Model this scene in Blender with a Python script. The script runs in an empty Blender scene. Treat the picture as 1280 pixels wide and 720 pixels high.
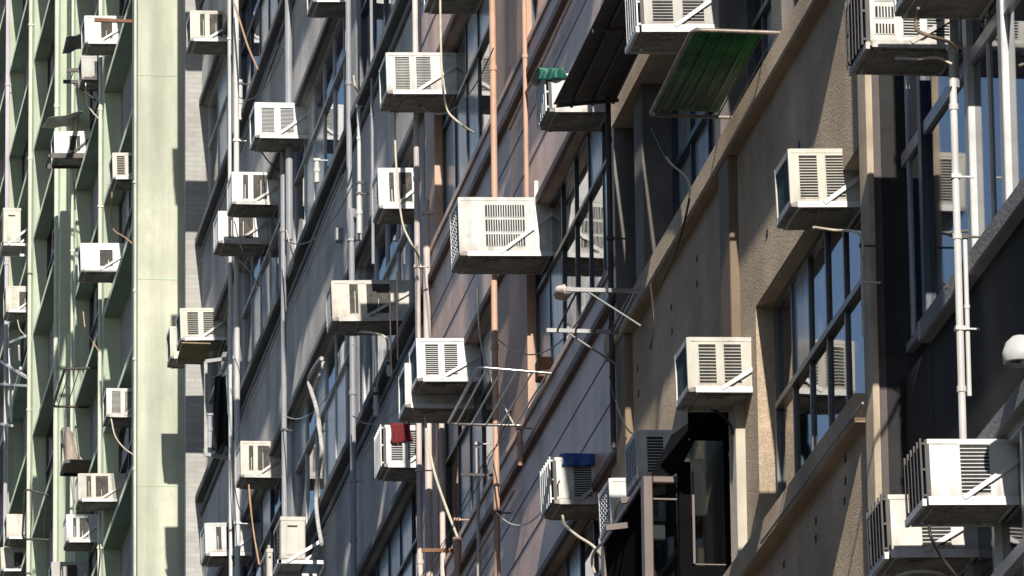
import bpy, bmesh, math, random
from mathutils import Vector, Matrix
random.seed(7)
S = bpy.context.scene
C = S.collection
Vv = Vector
# ------------------------------------------------------------------ camera model (world metres, y along the street)
FPX = 9500.0
YAW, PITCH, ROLL = 0.13853283, 0.26450127, -0.0125
def cam_axes():
    cy, sy, cp, sp = math.cos(YAW), math.sin(YAW), math.cos(PITCH), math.sin(PITCH)
    r = Vv((cy, -sy, 0)); f = Vv((sy*cp, cy*cp, sp)); u = r.cross(f)
    cr, sr = math.cos(ROLL), math.sin(ROLL)
    return cr*r + sr*u, -sr*r + cr*u, f
AR, AU, AF = cam_axes()
def ray(u, v):
    return AF + AR*((u-640)/FPX) - AU*((v-360)/FPX)
def PX(u, v, X):
    d = ray(u, v); return d*(X/d.x)
def PY(u, v, Y):
    d = ray(u, v); return d*(Y/d.y)
def PZ(u, v, Z):
    d = ray(u, v); return d*(Z/d.z)
def YU(u, X, v=360):
    return PX(u, v, X).y

# ------------------------------------------------------------------ materials
def new_mat(name):
    m = bpy.data.materials.new(name); m.use_nodes = True
    nt = m.node_tree; b = nt.nodes['Principled BSDF']
    return m, nt, b
def mat(name, col, rough=0.7, var=0.25, scale=3.0, streak=0.0, fine=0.0, bump=0.0, bscale=60.0, metal=0.0, spec=0.5, stain=None, stain_amt=0.0, stain_scale=2.0, coat=0.0, big=False):
    m, nt, b = new_mat(name)
    N, L = nt.nodes, nt.links
    tc = N.new('ShaderNodeTexCoord')
    geo = N.new('ShaderNodeNewGeometry')
    n1 = N.new('ShaderNodeTexNoise'); n1.inputs['Scale'].default_value = scale; n1.inputs['Detail'].default_value = 8; n1.inputs['Roughness'].default_value = 0.62
    mq = N.new('ShaderNodeMapping'); mq.inputs['Scale'].default_value = (1, 0.35, 1) if big else (1, 1, 1)
    L.new(geo.outputs['Position'], mq.inputs[0]); L.new(mq.outputs[0], n1.inputs['Vector'])
    mr = N.new('ShaderNodeMapRange'); mr.inputs[1].default_value = 0.3; mr.inputs[2].default_value = 0.7
    mr.inputs[3].default_value = 1-var; mr.inputs[4].default_value = 1+var*0.5
    L.new(n1.outputs['Fac'], mr.inputs[0])
    fac = mr.outputs[0]
    if streak:
        mp = N.new('ShaderNodeMapping'); mp.inputs['Scale'].default_value = (2.0, 0.75, 0.16) if big else (5, 5, 0.22)
        L.new(geo.outputs['Position'], mp.inputs[0])
        n2 = N.new('ShaderNodeTexNoise'); n2.inputs['Scale'].default_value = 1.6; n2.inputs['Detail'].default_value = 7
        L.new(mp.outputs[0], n2.inputs['Vector'])
        m2 = N.new('ShaderNodeMapRange'); m2.inputs[1].default_value = 0.35; m2.inputs[2].default_value = 0.68
        m2.inputs[3].default_value = 1+streak*0.25; m2.inputs[4].default_value = 1-streak
        L.new(n2.outputs['Fac'], m2.inputs[0])
        mu = N.new('ShaderNodeMath'); mu.operation = 'MULTIPLY'
        L.new(fac, mu.inputs[0]); L.new(m2.outputs[0], mu.inputs[1]); fac = mu.outputs[0]
    if fine:
        n3 = N.new('ShaderNodeTexNoise'); n3.inputs['Scale'].default_value = bscale; n3.inputs['Detail'].default_value = 2
        L.new(geo.outputs['Position'], n3.inputs['Vector'])
        m3 = N.new('ShaderNodeMapRange'); m3.inputs[1].default_value = 0.35; m3.inputs[2].default_value = 0.65
        m3.inputs[3].default_value = 1-fine; m3.inputs[4].default_value = 1+fine
        L.new(n3.outputs['Fac'], m3.inputs[0])
        mu = N.new('ShaderNodeMath'); mu.operation = 'MULTIPLY'
        L.new(fac, mu.inputs[0]); L.new(m3.outputs[0], mu.inputs[1]); fac = mu.outputs[0]
    mx = N.new('ShaderNodeVectorMath'); mx.operation = 'SCALE'; mx.inputs[0].default_value = col
    L.new(fac, mx.inputs['Scale'])
    out = mx.outputs[0]
    if stain:
        n4 = N.new('ShaderNodeTexNoise'); n4.inputs['Scale'].default_value = stain_scale; n4.inputs['Detail'].default_value = 9; n4.inputs['Roughness'].default_value = 0.7
        mp4 = N.new('ShaderNodeMapping'); mp4.inputs['Location'].default_value = (3.1, 7.7, 1.3); mp4.inputs['Scale'].default_value = (1, 0.35, 0.6) if big else (1, 1, 0.55)
        L.new(geo.outputs['Position'], mp4.inputs[0]); L.new(mp4.outputs[0], n4.inputs['Vector'])
        m4 = N.new('ShaderNodeMapRange'); m4.inputs[1].default_value = 0.5; m4.inputs[2].default_value = 0.72; m4.inputs[3].default_value = 0; m4.inputs[4].default_value = stain_amt
        L.new(n4.outputs['Fac'], m4.inputs[0])
        mi = N.new('ShaderNodeMix'); mi.data_type = 'RGBA'
        L.new(m4.outputs[0], mi.inputs['Factor']); L.new(out, mi.inputs[6]); mi.inputs[7].default_value = (*stain, 1)
        out = mi.outputs[2]
    L.new(out, b.inputs['Base Color'])
    b.inputs['Roughness'].default_value = rough; b.inputs['Metallic'].default_value = metal
    b.inputs['Specular IOR Level'].default_value = spec
    b.inputs['Diffuse Roughness'].default_value = 1.0 if rough >= 0.74 else 0.3
    if coat: b.inputs['Coat Weight'].default_value = coat; b.inputs['Coat Roughness'].default_value = 0.25
    if bump:
        nb = N.new('ShaderNodeTexNoise'); nb.inputs['Scale'].default_value = bscale; nb.inputs['Detail'].default_value = 4
        L.new(geo.outputs['Position'], nb.inputs['Vector'])
        bp = N.new('ShaderNodeBump'); bp.inputs['Strength'].default_value = bump; bp.inputs['Distance'].default_value = 0.02
        L.new(nb.outputs['Fac'], bp.inputs['Height']); L.new(bp.outputs[0], b.inputs['Normal'])
    return m
def glass(name, col, ior=1.9, rough=0.02, wob=0.02):
    m, nt, b = new_mat(name)
    N, L = nt.nodes, nt.links
    b.inputs['Base Color'].default_value = (*col, 1); b.inputs['Roughness'].default_value = rough; b.inputs['IOR'].default_value = ior
    geo = N.new('ShaderNodeNewGeometry')
    n = N.new('ShaderNodeTexNoise'); n.inputs['Scale'].default_value = 1.1; n.inputs['Detail'].default_value = 1
    L.new(geo.outputs['Position'], n.inputs['Vector'])
    bp = N.new('ShaderNodeBump'); bp.inputs['Strength'].default_value = wob; bp.inputs['Distance'].default_value = 0.2
    L.new(n.outputs['Fac'], bp.inputs['Height']); L.new(bp.outputs[0], b.inputs['Normal'])
    # dust film
    n2 = N.new('ShaderNodeTexNoise'); n2.inputs['Scale'].default_value = 2.5; n2.inputs['Detail'].default_value = 6
    L.new(geo.outputs['Position'], n2.inputs['Vector'])
    mr = N.new('ShaderNodeMapRange'); mr.inputs[1].default_value = 0.4; mr.inputs[2].default_value = 0.75; mr.inputs[3].default_value = rough; mr.inputs[4].default_value = rough+0.06
    L.new(n2.outputs['Fac'], mr.inputs[0]); L.new(mr.outputs[0], b.inputs['Roughness'])
    return m
def brickmat(name, c1, c2, cm, bw, rh):
    m, nt, b = new_mat(name)
    N, L = nt.nodes, nt.links
    geo = N.new('ShaderNodeNewGeometry'); sx = N.new('ShaderNodeSeparateXYZ'); cx = N.new('ShaderNodeCombineXYZ')
    L.new(geo.outputs['Position'], sx.inputs[0]); ad = N.new('ShaderNodeMath'); ad.operation = 'ADD'; L.new(sx.outputs[0], ad.inputs[0]); L.new(sx.outputs[1], ad.inputs[1]); L.new(ad.outputs[0], cx.inputs[0]); L.new(sx.outputs[2], cx.inputs[1])
    br = N.new('ShaderNodeTexBrick'); br.inputs['Scale'].default_value = 1.0
    br.inputs['Brick Width'].default_value = bw; br.inputs['Row Height'].default_value = rh; br.inputs['Mortar Size'].default_value = 0.006
    br.inputs['Color1'].default_value = (*c1, 1); br.inputs['Color2'].default_value = (*c2, 1); br.inputs['Mortar'].default_value = (*cm, 1)
    L.new(cx.outputs[0], br.inputs['Vector'])
    n = N.new('ShaderNodeTexNoise'); n.inputs['Scale'].default_value = 2; n.inputs['Detail'].default_value = 8
    L.new(geo.outputs['Position'], n.inputs['Vector'])
    mi = N.new('ShaderNodeMix'); mi.data_type = 'RGBA'; mi.blend_type = 'MULTIPLY'; mi.inputs['Factor'].default_value = 0.5
    L.new(br.outputs['Color'], mi.inputs[6]); L.new(n.outputs['Fac'], mi.inputs[7])
    L.new(mi.outputs[2], b.inputs['Base Color']); b.inputs['Roughness'].default_value = 0.8
    return m

M = {}
M['ac_white'] = mat('ac_white_paint', (0.66, 0.66, 0.635), 0.45, 0.10, 4, streak=0.10, stain=(0.42, 0.36, 0.26), stain_amt=0.35, stain_scale=5)
M['ac_cream'] = mat('ac_cream_paint', (0.58, 0.555, 0.475), 0.5, 0.12, 4, streak=0.14, stain=(0.33, 0.26, 0.17), stain_amt=0.45, stain_scale=5)
M['ac_grey'] = mat('ac_grey_paint', (0.47, 0.46, 0.43), 0.5, 0.14, 4, streak=0.14, stain=(0.28, 0.22, 0.15), stain_amt=0.4, stain_scale=5)
AC_TINTS = []
for i, (c, sa) in enumerate((((0.68, 0.68, 0.66), .2), ((0.64, 0.635, 0.60), .4), ((0.66, 0.65, 0.60), .6), ((0.60, 0.61, 0.60), .45), ((0.63, 0.60, 0.52), .55), ((0.69, 0.685, 0.65), .75))):
    AC_TINTS.append(mat('ac_paint_tint', c, 0.35+.05*i, 0.08+.02*i, 3+i, streak=0.06+.03*i, stain=((0.40, 0.33, 0.22), (0.33, 0.22, 0.13), (0.45, 0.42, 0.36))[i % 3], stain_amt=sa, stain_scale=3.5+1.3*i))
def edge_rust(m, seed):
    nt = m.node_tree; N, L = nt.nodes, nt.links; b = N['Principled BSDF']
    src = b.inputs['Base Color'].links[0].from_socket
    tc = N.new('ShaderNodeTexCoord'); sx = N.new('ShaderNodeSeparateXYZ'); L.new(tc.outputs['Object'], sx.inputs[0])
    geo = N.new('ShaderNodeNewGeometry'); mp = N.new('ShaderNodeMapping'); mp.inputs['Scale'].default_value = (9, 9, 1.2); mp.inputs['Location'].default_value = (seed, seed, 0)
    L.new(geo.outputs['Position'], mp.inputs[0])
    n = N.new('ShaderNodeTexNoise'); n.inputs['Scale'].default_value = 1.5; n.inputs['Detail'].default_value = 6; L.new(mp.outputs[0], n.inputs['Vector'])
    a = N.new('ShaderNodeMapRange'); a.inputs[1].default_value = .0; a.inputs[2].default_value = .20; a.inputs[3].default_value = .34; a.inputs[4].default_value = 0; L.new(sx.outputs[2], a.inputs[0])
    ad = N.new('ShaderNodeMath'); ad.operation = 'ADD'; L.new(a.outputs[0], ad.inputs[0]); L.new(n.outputs['Fac'], ad.inputs[1])
    r = N.new('ShaderNodeMapRange'); r.inputs[1].default_value = .70; r.inputs[2].default_value = .92; r.inputs[3].default_value = 0; r.inputs[4].default_value = .42; L.new(ad.outputs[0], r.inputs[0])
    x = N.new('ShaderNodeMix'); x.data_type = 'RGBA'; x.inputs[7].default_value = (.27, .17, .10, 1)
    L.new(r.outputs[0], x.inputs['Factor']); L.new(src, x.inputs[6]); L.new(x.outputs[2], b.inputs['Base Color'])
for i, m_ in enumerate(AC_TINTS+[M['ac_cream'], M['ac_grey']]): edge_rust(m_, i*3.7)
M['ac_pan'] = mat('ac_base_pan', (0.34, 0.31, 0.265), 0.7, 0.55, 5, stain=(0.09, 0.075, 0.06), stain_amt=0.85, stain_scale=7)
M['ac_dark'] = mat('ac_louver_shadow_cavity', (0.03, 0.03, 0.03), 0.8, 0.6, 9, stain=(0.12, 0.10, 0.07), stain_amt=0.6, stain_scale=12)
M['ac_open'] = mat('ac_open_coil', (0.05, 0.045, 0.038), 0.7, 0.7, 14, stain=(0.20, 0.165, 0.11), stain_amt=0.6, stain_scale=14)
M['coil'] = mat('condenser_fins', (0.045, 0.075, 0.08), 0.75, 0.6, 20, spec=.15, stain=(0.2, 0.3, 0.32), stain_amt=0.5, stain_scale=25)
M['iron_white'] = mat('painted_angle_iron', (0.72, 0.72, 0.70), 0.45, 0.12, 6, stain=(0.36, 0.22, 0.12), stain_amt=0.35, stain_scale=9)
M['iron_rusty'] = mat('rust_stained_white_iron', (0.60, 0.58, 0.54), 0.6, 0.3, 6, stain=(0.26, 0.13, 0.06), stain_amt=0.9, stain_scale=7)
M['iron_dark'] = mat('dark_angle_iron', (0.06, 0.055, 0.05), 0.55, 0.4, 8, stain=(0.2, 0.10, 0.05), stain_amt=0.5, stain_scale=9)
M['rust'] = mat('rusty_iron', (0.30, 0.15, 0.08), 0.8, 0.5, 10)
M['steel'] = mat('stainless_tube', (0.55, 0.54, 0.52), 0.3, 0.3, 8, metal=0.9, stain=(0.2, 0.14, 0.1), stain_amt=0.5, stain_scale=12)
M['steel_old'] = mat('old_rusty_tube', (0.30, 0.26, 0.22), 0.5, 0.4, 9, metal=0.4, stain=(0.16, 0.08, 0.04), stain_amt=0.8, stain_scale=10)
M['alu'] = mat('aluminium_frame', (0.50, 0.51, 0.52), 0.4, 0.2, 5, metal=0.35)
M['alu_dull'] = mat('dull_aluminium', (0.30, 0.30, 0.29), 0.5, 0.3, 6, metal=0.2, stain=(0.16, 0.10, 0.06), stain_amt=0.5, stain_scale=8)
M['steel_grey'] = mat('grey_steel_frame', (0.17, 0.175, 0.18), 0.4, 0.3, 5)
M['alu_white'] = mat('white_window_frame', (0.56, 0.56, 0.55), 0.45, 0.2, 5)
M['frame_dark'] = mat('dark_window_frame', (0.055, 0.058, 0.062), 0.4, 0.3, 5)
M['frame_navy'] = mat('navy_window_frame', (0.05, 0.06, 0.085), 0.4, 0.3, 5)
M['brown_frame'] = mat('brown_anodised_frame', (0.105, 0.062, 0.045), 0.4, 0.2, 5)
M['black'] = mat('black_sheet', (0.010, 0.010, 0.011), 0.95, 0.3, 4, spec=.0)
M['pvc_white'] = mat('white_pvc', (0.64, 0.63, 0.61), 0.5, 0.15, 4, streak=0.15, stain=(0.4, 0.36, 0.3), stain_amt=0.3)
M['pvc_grey'] = mat('grey_pvc', (0.34, 0.345, 0.365), 0.5, 0.15, 4, streak=0.15)
M['pvc_pink'] = mat('salmon_pipe_paint', (0.62, 0.38, 0.26), 0.55, 0.18, 5, streak=0.2)
M['pvc_pale_pink'] = mat('pale_pink_pipe_paint', (0.66, 0.56, 0.51), 0.55, 0.18, 5, streak=0.2)
M['pvc_green'] = mat('pale_green_pipe_paint', (0.66, 0.69, 0.55), 0.55, 0.15, 5, streak=0.15)
M['pipe_dark'] = mat('dark_iron_pipe', (0.07, 0.05, 0.045), 0.6, 0.4, 6)
M['hose'] = mat('cream_hose', (0.62, 0.55, 0.42), 0.5, 0.2, 10)
M['hose_tan'] = mat('tan_hose', (0.50, 0.31, 0.18), 0.5, 0.25, 10)
M['hose_dark'] = mat('dark_hose', (0.05, 0.045, 0.04), 0.5, 0.3, 10)
M['hose_white'] = mat('white_wrapped_conduit', (0.50, 0.49, 0.46), 0.7, 0.3, 16)
M['grey_wall'] = mat('grey_render', (0.58, 0.55, 0.525), 0.85, 0.30, 1.3, stain=(0.20, 0.19, 0.18), stain_amt=0.55, stain_scale=1.6, streak=0.35, fine=0.12, bump=0.25, bscale=45, big=True)
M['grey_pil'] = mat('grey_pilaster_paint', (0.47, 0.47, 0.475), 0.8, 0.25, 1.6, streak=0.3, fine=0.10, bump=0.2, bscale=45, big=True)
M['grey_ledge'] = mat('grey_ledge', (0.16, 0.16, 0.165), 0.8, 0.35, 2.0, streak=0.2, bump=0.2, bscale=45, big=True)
M['white_brick'] = brickmat('white_painted_brick', (0.56, 0.545, 0.50), (0.47, 0.455, 0.42), (0.44, 0.425, 0.39), 0.22, 0.075)
M['pink_wall'] = mat('mauve_stone_cladding', (0.66, 0.445, 0.345), 0.42, 0.30, 1.6, stain=(0.22, 0.15, 0.13), stain_amt=0.55, stain_scale=1.5, streak=0.40, fine=0.10, bscale=25, big=True)
M['pink_pil'] = mat('salmon_pilaster', (0.66, 0.42, 0.29), 0.6, 0.22, 2.0, streak=0.25, big=True)
M['pink_wall'].node_tree.nodes['Principled BSDF'].inputs['Diffuse Roughness'].default_value = 1.0
M['pink_ledge'] = mat('brown_ledge', (0.15, 0.085, 0.065), 0.6, 0.35, 4, streak=0.2, big=True)
M['beige_wall'] = mat('beige_pebbledash', (0.64, 0.51, 0.37), 0.95, 0.25, 1.4, stain=(0.22, 0.17, 0.13), stain_amt=0.45, stain_scale=1.3, streak=0.25, fine=0.15, bump=0.55, bscale=60, big=True)
M['beige_ledge'] = mat('ochre_ledge_paint', (0.50, 0.36, 0.225), 0.8, 0.22, 2.0, streak=0.25, bump=0.15, bscale=40, big=True)
M['beige_shade'] = mat('shaded_ochre_tone', (0.27, 0.19, 0.115), 0.7, 0.25, 2.0, streak=0.3, big=True)  # ochre darkened to stand in for shade on the pilasters
M['beige_trim'] = mat('cream_trim', (0.56, 0.46, 0.34), 0.75, 0.2, 3, streak=0.25, stain=(0.25, 0.2, 0.14), stain_amt=0.5, stain_scale=6, big=True)
M['cream_pil'] = mat('cream_pilaster', (0.66, 0.60, 0.50), 0.75, 0.15, 2.5, streak=0.15, big=True)
M['conc'] = mat('bare_concrete', (0.27, 0.245, 0.225), 0.85, 0.35, 2.2, streak=0.35, bump=0.2, bscale=40, big=True)
M['char_wall'] = mat('charcoal_wall_paint', (0.050, 0.046, 0.043), 0.78, 0.3, 2.0, spec=.15, streak=0.3, bump=0.15, bscale=40, big=True)
M['char_shade'] = mat('reveal_painted_shade', (0.022, 0.021, 0.021), 0.8, 0.5, 3.0, streak=0.3, bump=0.2, bscale=40, big=True)  # near-black colour stands in for shadow on the reveal
M['sill_grey'] = mat('grey_stone_sill', (0.27, 0.27, 0.275), 0.8, 0.3, 3, streak=0.1, bump=0.3, bscale=30, big=True)
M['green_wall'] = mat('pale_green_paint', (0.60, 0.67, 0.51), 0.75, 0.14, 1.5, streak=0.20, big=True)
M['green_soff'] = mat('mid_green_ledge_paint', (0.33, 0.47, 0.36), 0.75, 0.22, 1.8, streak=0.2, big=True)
M['mauve_wall'] = mat('mauve_grey_render', (0.33, 0.31, 0.32), 0.8, 0.25, 2.0, streak=0.3, big=True)
M['mauve_pale'] = mat('pale_lilac_paint', (0.62, 0.58, 0.64), 0.8, 0.15, 2.0, streak=0.2, big=True)
M['col_green'] = mat('cream_green_paint', (0.555, 0.565, 0.44), 0.7, 0.16, 0.9, streak=0.30, fine=.04, stain=(0.33, 0.36, 0.27), stain_amt=0.6, stain_scale=1.9, big=True)
M['glass'] = glass('window_glass', (0.02, 0.025, 0.03), 2.8)
M['glass_dark'] = glass('dark_window_glass', (0.012, 0.014, 0.016), 1.3)
M['glass_blue'] = glass('blue_window_glass', (0.015, 0.03, 0.06), 2.8)
def clear_glass(name):
    m, nt, b = new_mat(name); N, L = nt.nodes, nt.links
    t = N.new('ShaderNodeBsdfTransparent'); t.inputs[0].default_value = (.62, .66, .66, 1)
    gl = N.new('ShaderNodeBsdfGlossy'); gl.inputs['Roughness'].default_value = .03
    fr = N.new('ShaderNodeFresnel'); fr.inputs[0].default_value = 1.6
    x = N.new('ShaderNodeMixShader'); L.new(fr.outputs[0], x.inputs[0]); L.new(t.outputs[0], x.inputs[1]); L.new(gl.outputs[0], x.inputs[2])
    L.new(x.outputs[0], N['Material Output'].inputs[0]); return m
M['glass_clear'] = clear_glass('clear_grey_glass')
M['glass_pale'] = mat('curtain_reflection_pane', (0.55, 0.60, 0.60), 0.25, 0.25, 2.2, streak=0.35)  # pale tone for curtained panes and for bright reflections painted in
M['inner_strip'] = mat('pale_blind', (0.6, 0.6, 0.58), 0.8, 0.2, 3, streak=0.4)
M['red_cloth'] = mat('red_knit', (0.20, 0.02, 0.022), 0.9, 0.35, 20)
M['blue_cloth'] = mat('blue_tarpaulin', (0.02, 0.085, 0.33), 0.55, 0.3, 6)
M['green_tarp'] = mat('green_tarpaulin', (0.006, 0.10, 0.075), 0.5, 0.3, 6)
M['black_cloth'] = mat('black_fabric', (0.012, 0.012, 0.014), 0.9, 0.4, 9)
M['green_sheet'] = mat('green_corrugated_plastic', (0.05, 0.22, 0.08), 0.45, 0.5, 3.5, stain=(0.02, 0.05, 0.025), stain_amt=0.8, stain_scale=4)
def translucent(m, col):
    nt = m.node_tree; b = nt.nodes['Principled BSDF']; o = nt.nodes['Material Output']
    t = nt.nodes.new('ShaderNodeBsdfTranslucent'); x = nt.nodes.new('ShaderNodeMixShader'); x.inputs[0].default_value = .45
    l = b.inputs['Base Color'].links[0].from_socket; nt.links.new(l, t.inputs[0])
    nt.links.new(b.outputs[0], x.inputs[1]); nt.links.new(t.outputs[0], x.inputs[2]); nt.links.new(x.outputs[0], o.inputs[0])
translucent(M['green_sheet'], None)
M['awning_dark'] = mat('dark_awning_sheet', (0.075, 0.07, 0.065), 0.7, 0.4, 2.2, stain=(0.14, 0.12, 0.10), stain_amt=0.5)
M['awning_grey'] = mat('weathered_metal_sheet', (0.33, 0.34, 0.32), 0.55, 0.4, 6, stain=(0.12, 0.10, 0.08), stain_amt=0.6, stain_scale=8)
M['inner_dark'] = mat('dim_interior_lining', (0.055, 0.05, 0.047), 0.8, 0.5, 2.5)
M['ochre_reflection'] = mat('ochre_reflection_tone', (0.30, 0.21, 0.08), 0.9, 0.4, 5, streak=.4)  # colour of a golden reflection in the enclosure glass
M['reflection_block'] = mat('pale_reflection_tone', (0.34, 0.34, 0.33), 0.8, 0.3, 5)  # colour of white reflections in the enclosure glass
M['board'] = mat('weathered_board', (0.48, 0.40, 0.33), 0.85, 0.3, 8, streak=0.3)
M['ply'] = mat('plywood', (0.36, 0.28, 0.15), 0.8, 0.4, 9)
M['asphalt'] = mat('asphalt', (0.055, 0.055, 0.055), 0.9, 0.3, 0.6, fine=0.2, bscale=12)
M['pave'] = mat('paving', (0.30, 0.29, 0.27), 0.85, 0.25, 0.8)

# ------------------------------------------------------------------ mesh helpers
class MB:
    def __init__(s): s.v = []; s.f = []; s.sm = []
    def add(s, vs, fs, smooth=False):
        o = len(s.v); s.v += [Vv(p) for p in vs]; s.f += [[i+o for i in f] for f in fs]; s.sm += [smooth]*len(fs); return s
    def hexa(s, p):           # 8 corners: bottom 4 ccw, top 4 ccw
        return s.add(p, [(0,3,2,1),(4,5,6,7),(0,1,5,4),(1,2,6,5),(2,3,7,6),(3,0,4,7)])
    def box(s, x0, x1, y0, y1, z0, z1):
        return s.hexa([(x0,y0,z0),(x1,y0,z0),(x1,y1,z0),(x0,y1,z0),(x0,y0,z1),(x1,y0,z1),(x1,y1,z1),(x0,y1,z1)])
    def bar(s, a, b, w, h, up=(0,0,1)):
        a, b = Vv(a), Vv(b); d = (b-a).normalized(); up = Vv(up)
        if abs(d.dot(up)) > 0.98: up = Vv((0,1,0))
        r = d.cross(up).normalized()*(w/2); t = r.cross(d).normalized()*(h/2)
        return s.hexa([a-r-t, a+r-t, b+r-t, b-r-t, a-r+t, a+r+t, b+r+t, b-r+t])
    def tube(s, pts, r, n=8, caps=True):
        pts = [Vv(p) for p in pts]; rings = []
        ref = Vv((0.3, 0.2, 0.9)).normalized()
        m = len(pts)
        for i, p in enumerate(pts):
            d = (pts[min(i+1, m-1)] - pts[max(i-1, 0)]).normalized()
            a = d.cross(ref)
            if a.length < 0.05: a = d.cross(Vv((1, 0, 0)))
            a.normalize(); b = d.cross(a)
            rr = r[i] if isinstance(r, (list, tuple)) else r
            rings.append([p + a*math.cos(2*math.pi*k/n)*rr + b*math.sin(2*math.pi*k/n)*rr for k in range(n)])
        vs = [q for R_ in rings for q in R_]; fs = []
        for i in range(m-1):
            for k in range(n):
                k2 = (k+1) % n
                fs.append((i*n+k, i*n+k2, (i+1)*n+k2, (i+1)*n+k))
        s.add(vs, fs, True)
        if caps:
            s.add(rings[0], [list(range(n))[::-1]]); s.add(rings[-1], [list(range(n))])
        return s
    def grid(s, fn, nu, nv, smooth=True):
        vs = [fn(i/nu, j/nv) for j in range(nv+1) for i in range(nu+1)]
        fs = [(j*(nu+1)+i, j*(nu+1)+i+1, (j+1)*(nu+1)+i+1, (j+1)*(nu+1)+i) for j in range(nv) for i in range(nu)]
        return s.add(vs, fs, smooth)
    def build(s, name, m, parent=None, bevel=0.0, solid=0.0, local=False):
        o = Vv((0, 0, 0)) if (parent is None or local) else origin(parent)
        me = bpy.data.meshes.new(name)
        me.from_pydata([tuple(p-o) for p in s.v], [], s.f); me.update()
        bm = bmesh.new(); bm.from_mesh(me)
        bmesh.ops.recalc_face_normals(bm, faces=bm.faces)
        if bevel:
            es = [e for e in bm.edges if len(e.link_faces) == 2 and e.calc_face_angle(0) > 0.7]
            bmesh.ops.bevel(bm, geom=es, offset=bevel, segments=1, affect='EDGES', clamp_overlap=True)
        bm.to_mesh(me); bm.free()
        if not bevel:
            for p, q in zip(me.polygons, s.sm): p.use_smooth = q
        me.materials.append(m)
        ob = bpy.data.objects.new(name, me); C.objects.link(ob)
        if parent: ob.parent = parent
        if solid:
            md = ob.modifiers.new('thickness', 'SOLIDIFY'); md.thickness = solid; md.offset = 0
        return ob
def origin(o):
    p = Vv((0, 0, 0))
    while o is not None: p = p + o.location; o = o.parent
    return p
def tag(o, label=None, cat=None, group=None, kind=None):
    if label: o['label'] = label
    if cat: o['category'] = cat
    if group: o['group'] = group
    if kind: o['kind'] = kind
    return o
def thing(name, loc, label, cat, group=None):
    o = bpy.data.objects.new(name, None); o.empty_display_size = 0.2
    C.objects.link(o); o.location = loc
    return tag(o, label, cat, group)
def smooth_path(pts, n=6):
    P = [Vv(p) for p in pts]; P = [P[0]*2-P[1]] + P + [P[-1]*2-P[-2]]; out = []
    for i in range(1, len(P)-2):
        for k in range(n):
            t = k/n
            out.append(0.5*((2*P[i]) + (-P[i-1]+P[i+1])*t + (2*P[i-1]-5*P[i]+4*P[i+1]-P[i+2])*t*t + (-P[i-1]+3*P[i]-3*P[i+1]+P[i+2])*t**3))
    out.append(P[-2]); return out

# ------------------------------------------------------------------ setting: ground
g = MB(); g.box(-400, 400, -300, 900, -2.0, -1.6); tag(g.build('street', M['asphalt']), kind='structure')
g = MB(); g.box(7.5, 30, -60, 190, -1.62, -1.47); tag(g.build('pavement', M['pave']), kind='structure')

# ------------------------------------------------------------------ buildings
def window(parent, Xg, y0, y1, z0, z1, fm, gm, nm, trans=(), fw=0.05, dep=0.07, tilt=0.4, mw=None, pale=0.0, palemat=None, name='window'):
    """one window: frame with mullions and transoms, its panes one child mesh"""
    f = MB(); mw = mw or fw*0.8
    x0, x1 = Xg-dep/2, Xg+dep/2
    f.box(x0-.004, x1, y0, y0+fw, z0, z1); f.box(x0-.004, x1, y1-fw, y1, z0, z1)
    f.box(x0, x1-.002, y0+fw, y1-fw, z0, z0+fw); f.box(x0, x1-.002, y0+fw, y1-fw, z1-fw, z1)
    ys = [y0+(y1-y0)*i/nm for i in range(nm+1)]
    for y in ys[1:-1]: f.box(x0+.008, x1-.004, y-mw/2, y+mw/2, z0+fw, z1-fw)
    for t in trans:
        z = z0+(z1-z0)*t; f.box(x0-.012, x1-.006, y0+fw, y1-fw, z-mw*.6, z+mw*.6)
    fo = f.build(name, fm, parent)
    zs = [z0] + [z0+(z1-z0)*t for t in trans] + [z1]
    p = MB(); q = MB()
    for a, b in zip(ys[:-1], ys[1:]):
        for c, d in zip(zs[:-1], zs[1:]):
            tl = math.radians(random.gauss(0, tilt)); tz = math.radians(random.gauss(0, tilt*0.7))
            cy, cz = (a+b)/2, (c+d)/2
            dst = q if random.random() < pale else p
            pts = []
            for (yy, zz) in ((a, c), (b, c), (b, d), (a, d)):
                pts.append((Xg+0.006+(yy-cy)*math.tan(tl)+(zz-cz)*math.tan(tz), yy, zz))
            dst.add(pts, [(0, 3, 2, 1)])
    if len(p.f) > 5: p.build('pane', gm, fo)
    else:
        for f_ in p.f:
            qq = MB(); qq.add([p.v[i] for i in f_], [(0, 1, 2, 3)]); qq.build('pane', gm, fo)
    for f_ in q.f:
        qq = MB(); qq.add([q.v[i] for i in f_], [(0, 1, 2, 3)]); qq.build('pane', palemat or M['glass_pale'], fo)
    return fo

def ledge(parent, x0, x1, y0, y1, z0, z1, m, name='ledge', bev=0.012):
    b = MB(); b.box(x0, x1, y0, y1, z0, z1); return b.build(name, m, parent, bevel=bev)

DEEP = 14.0
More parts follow.
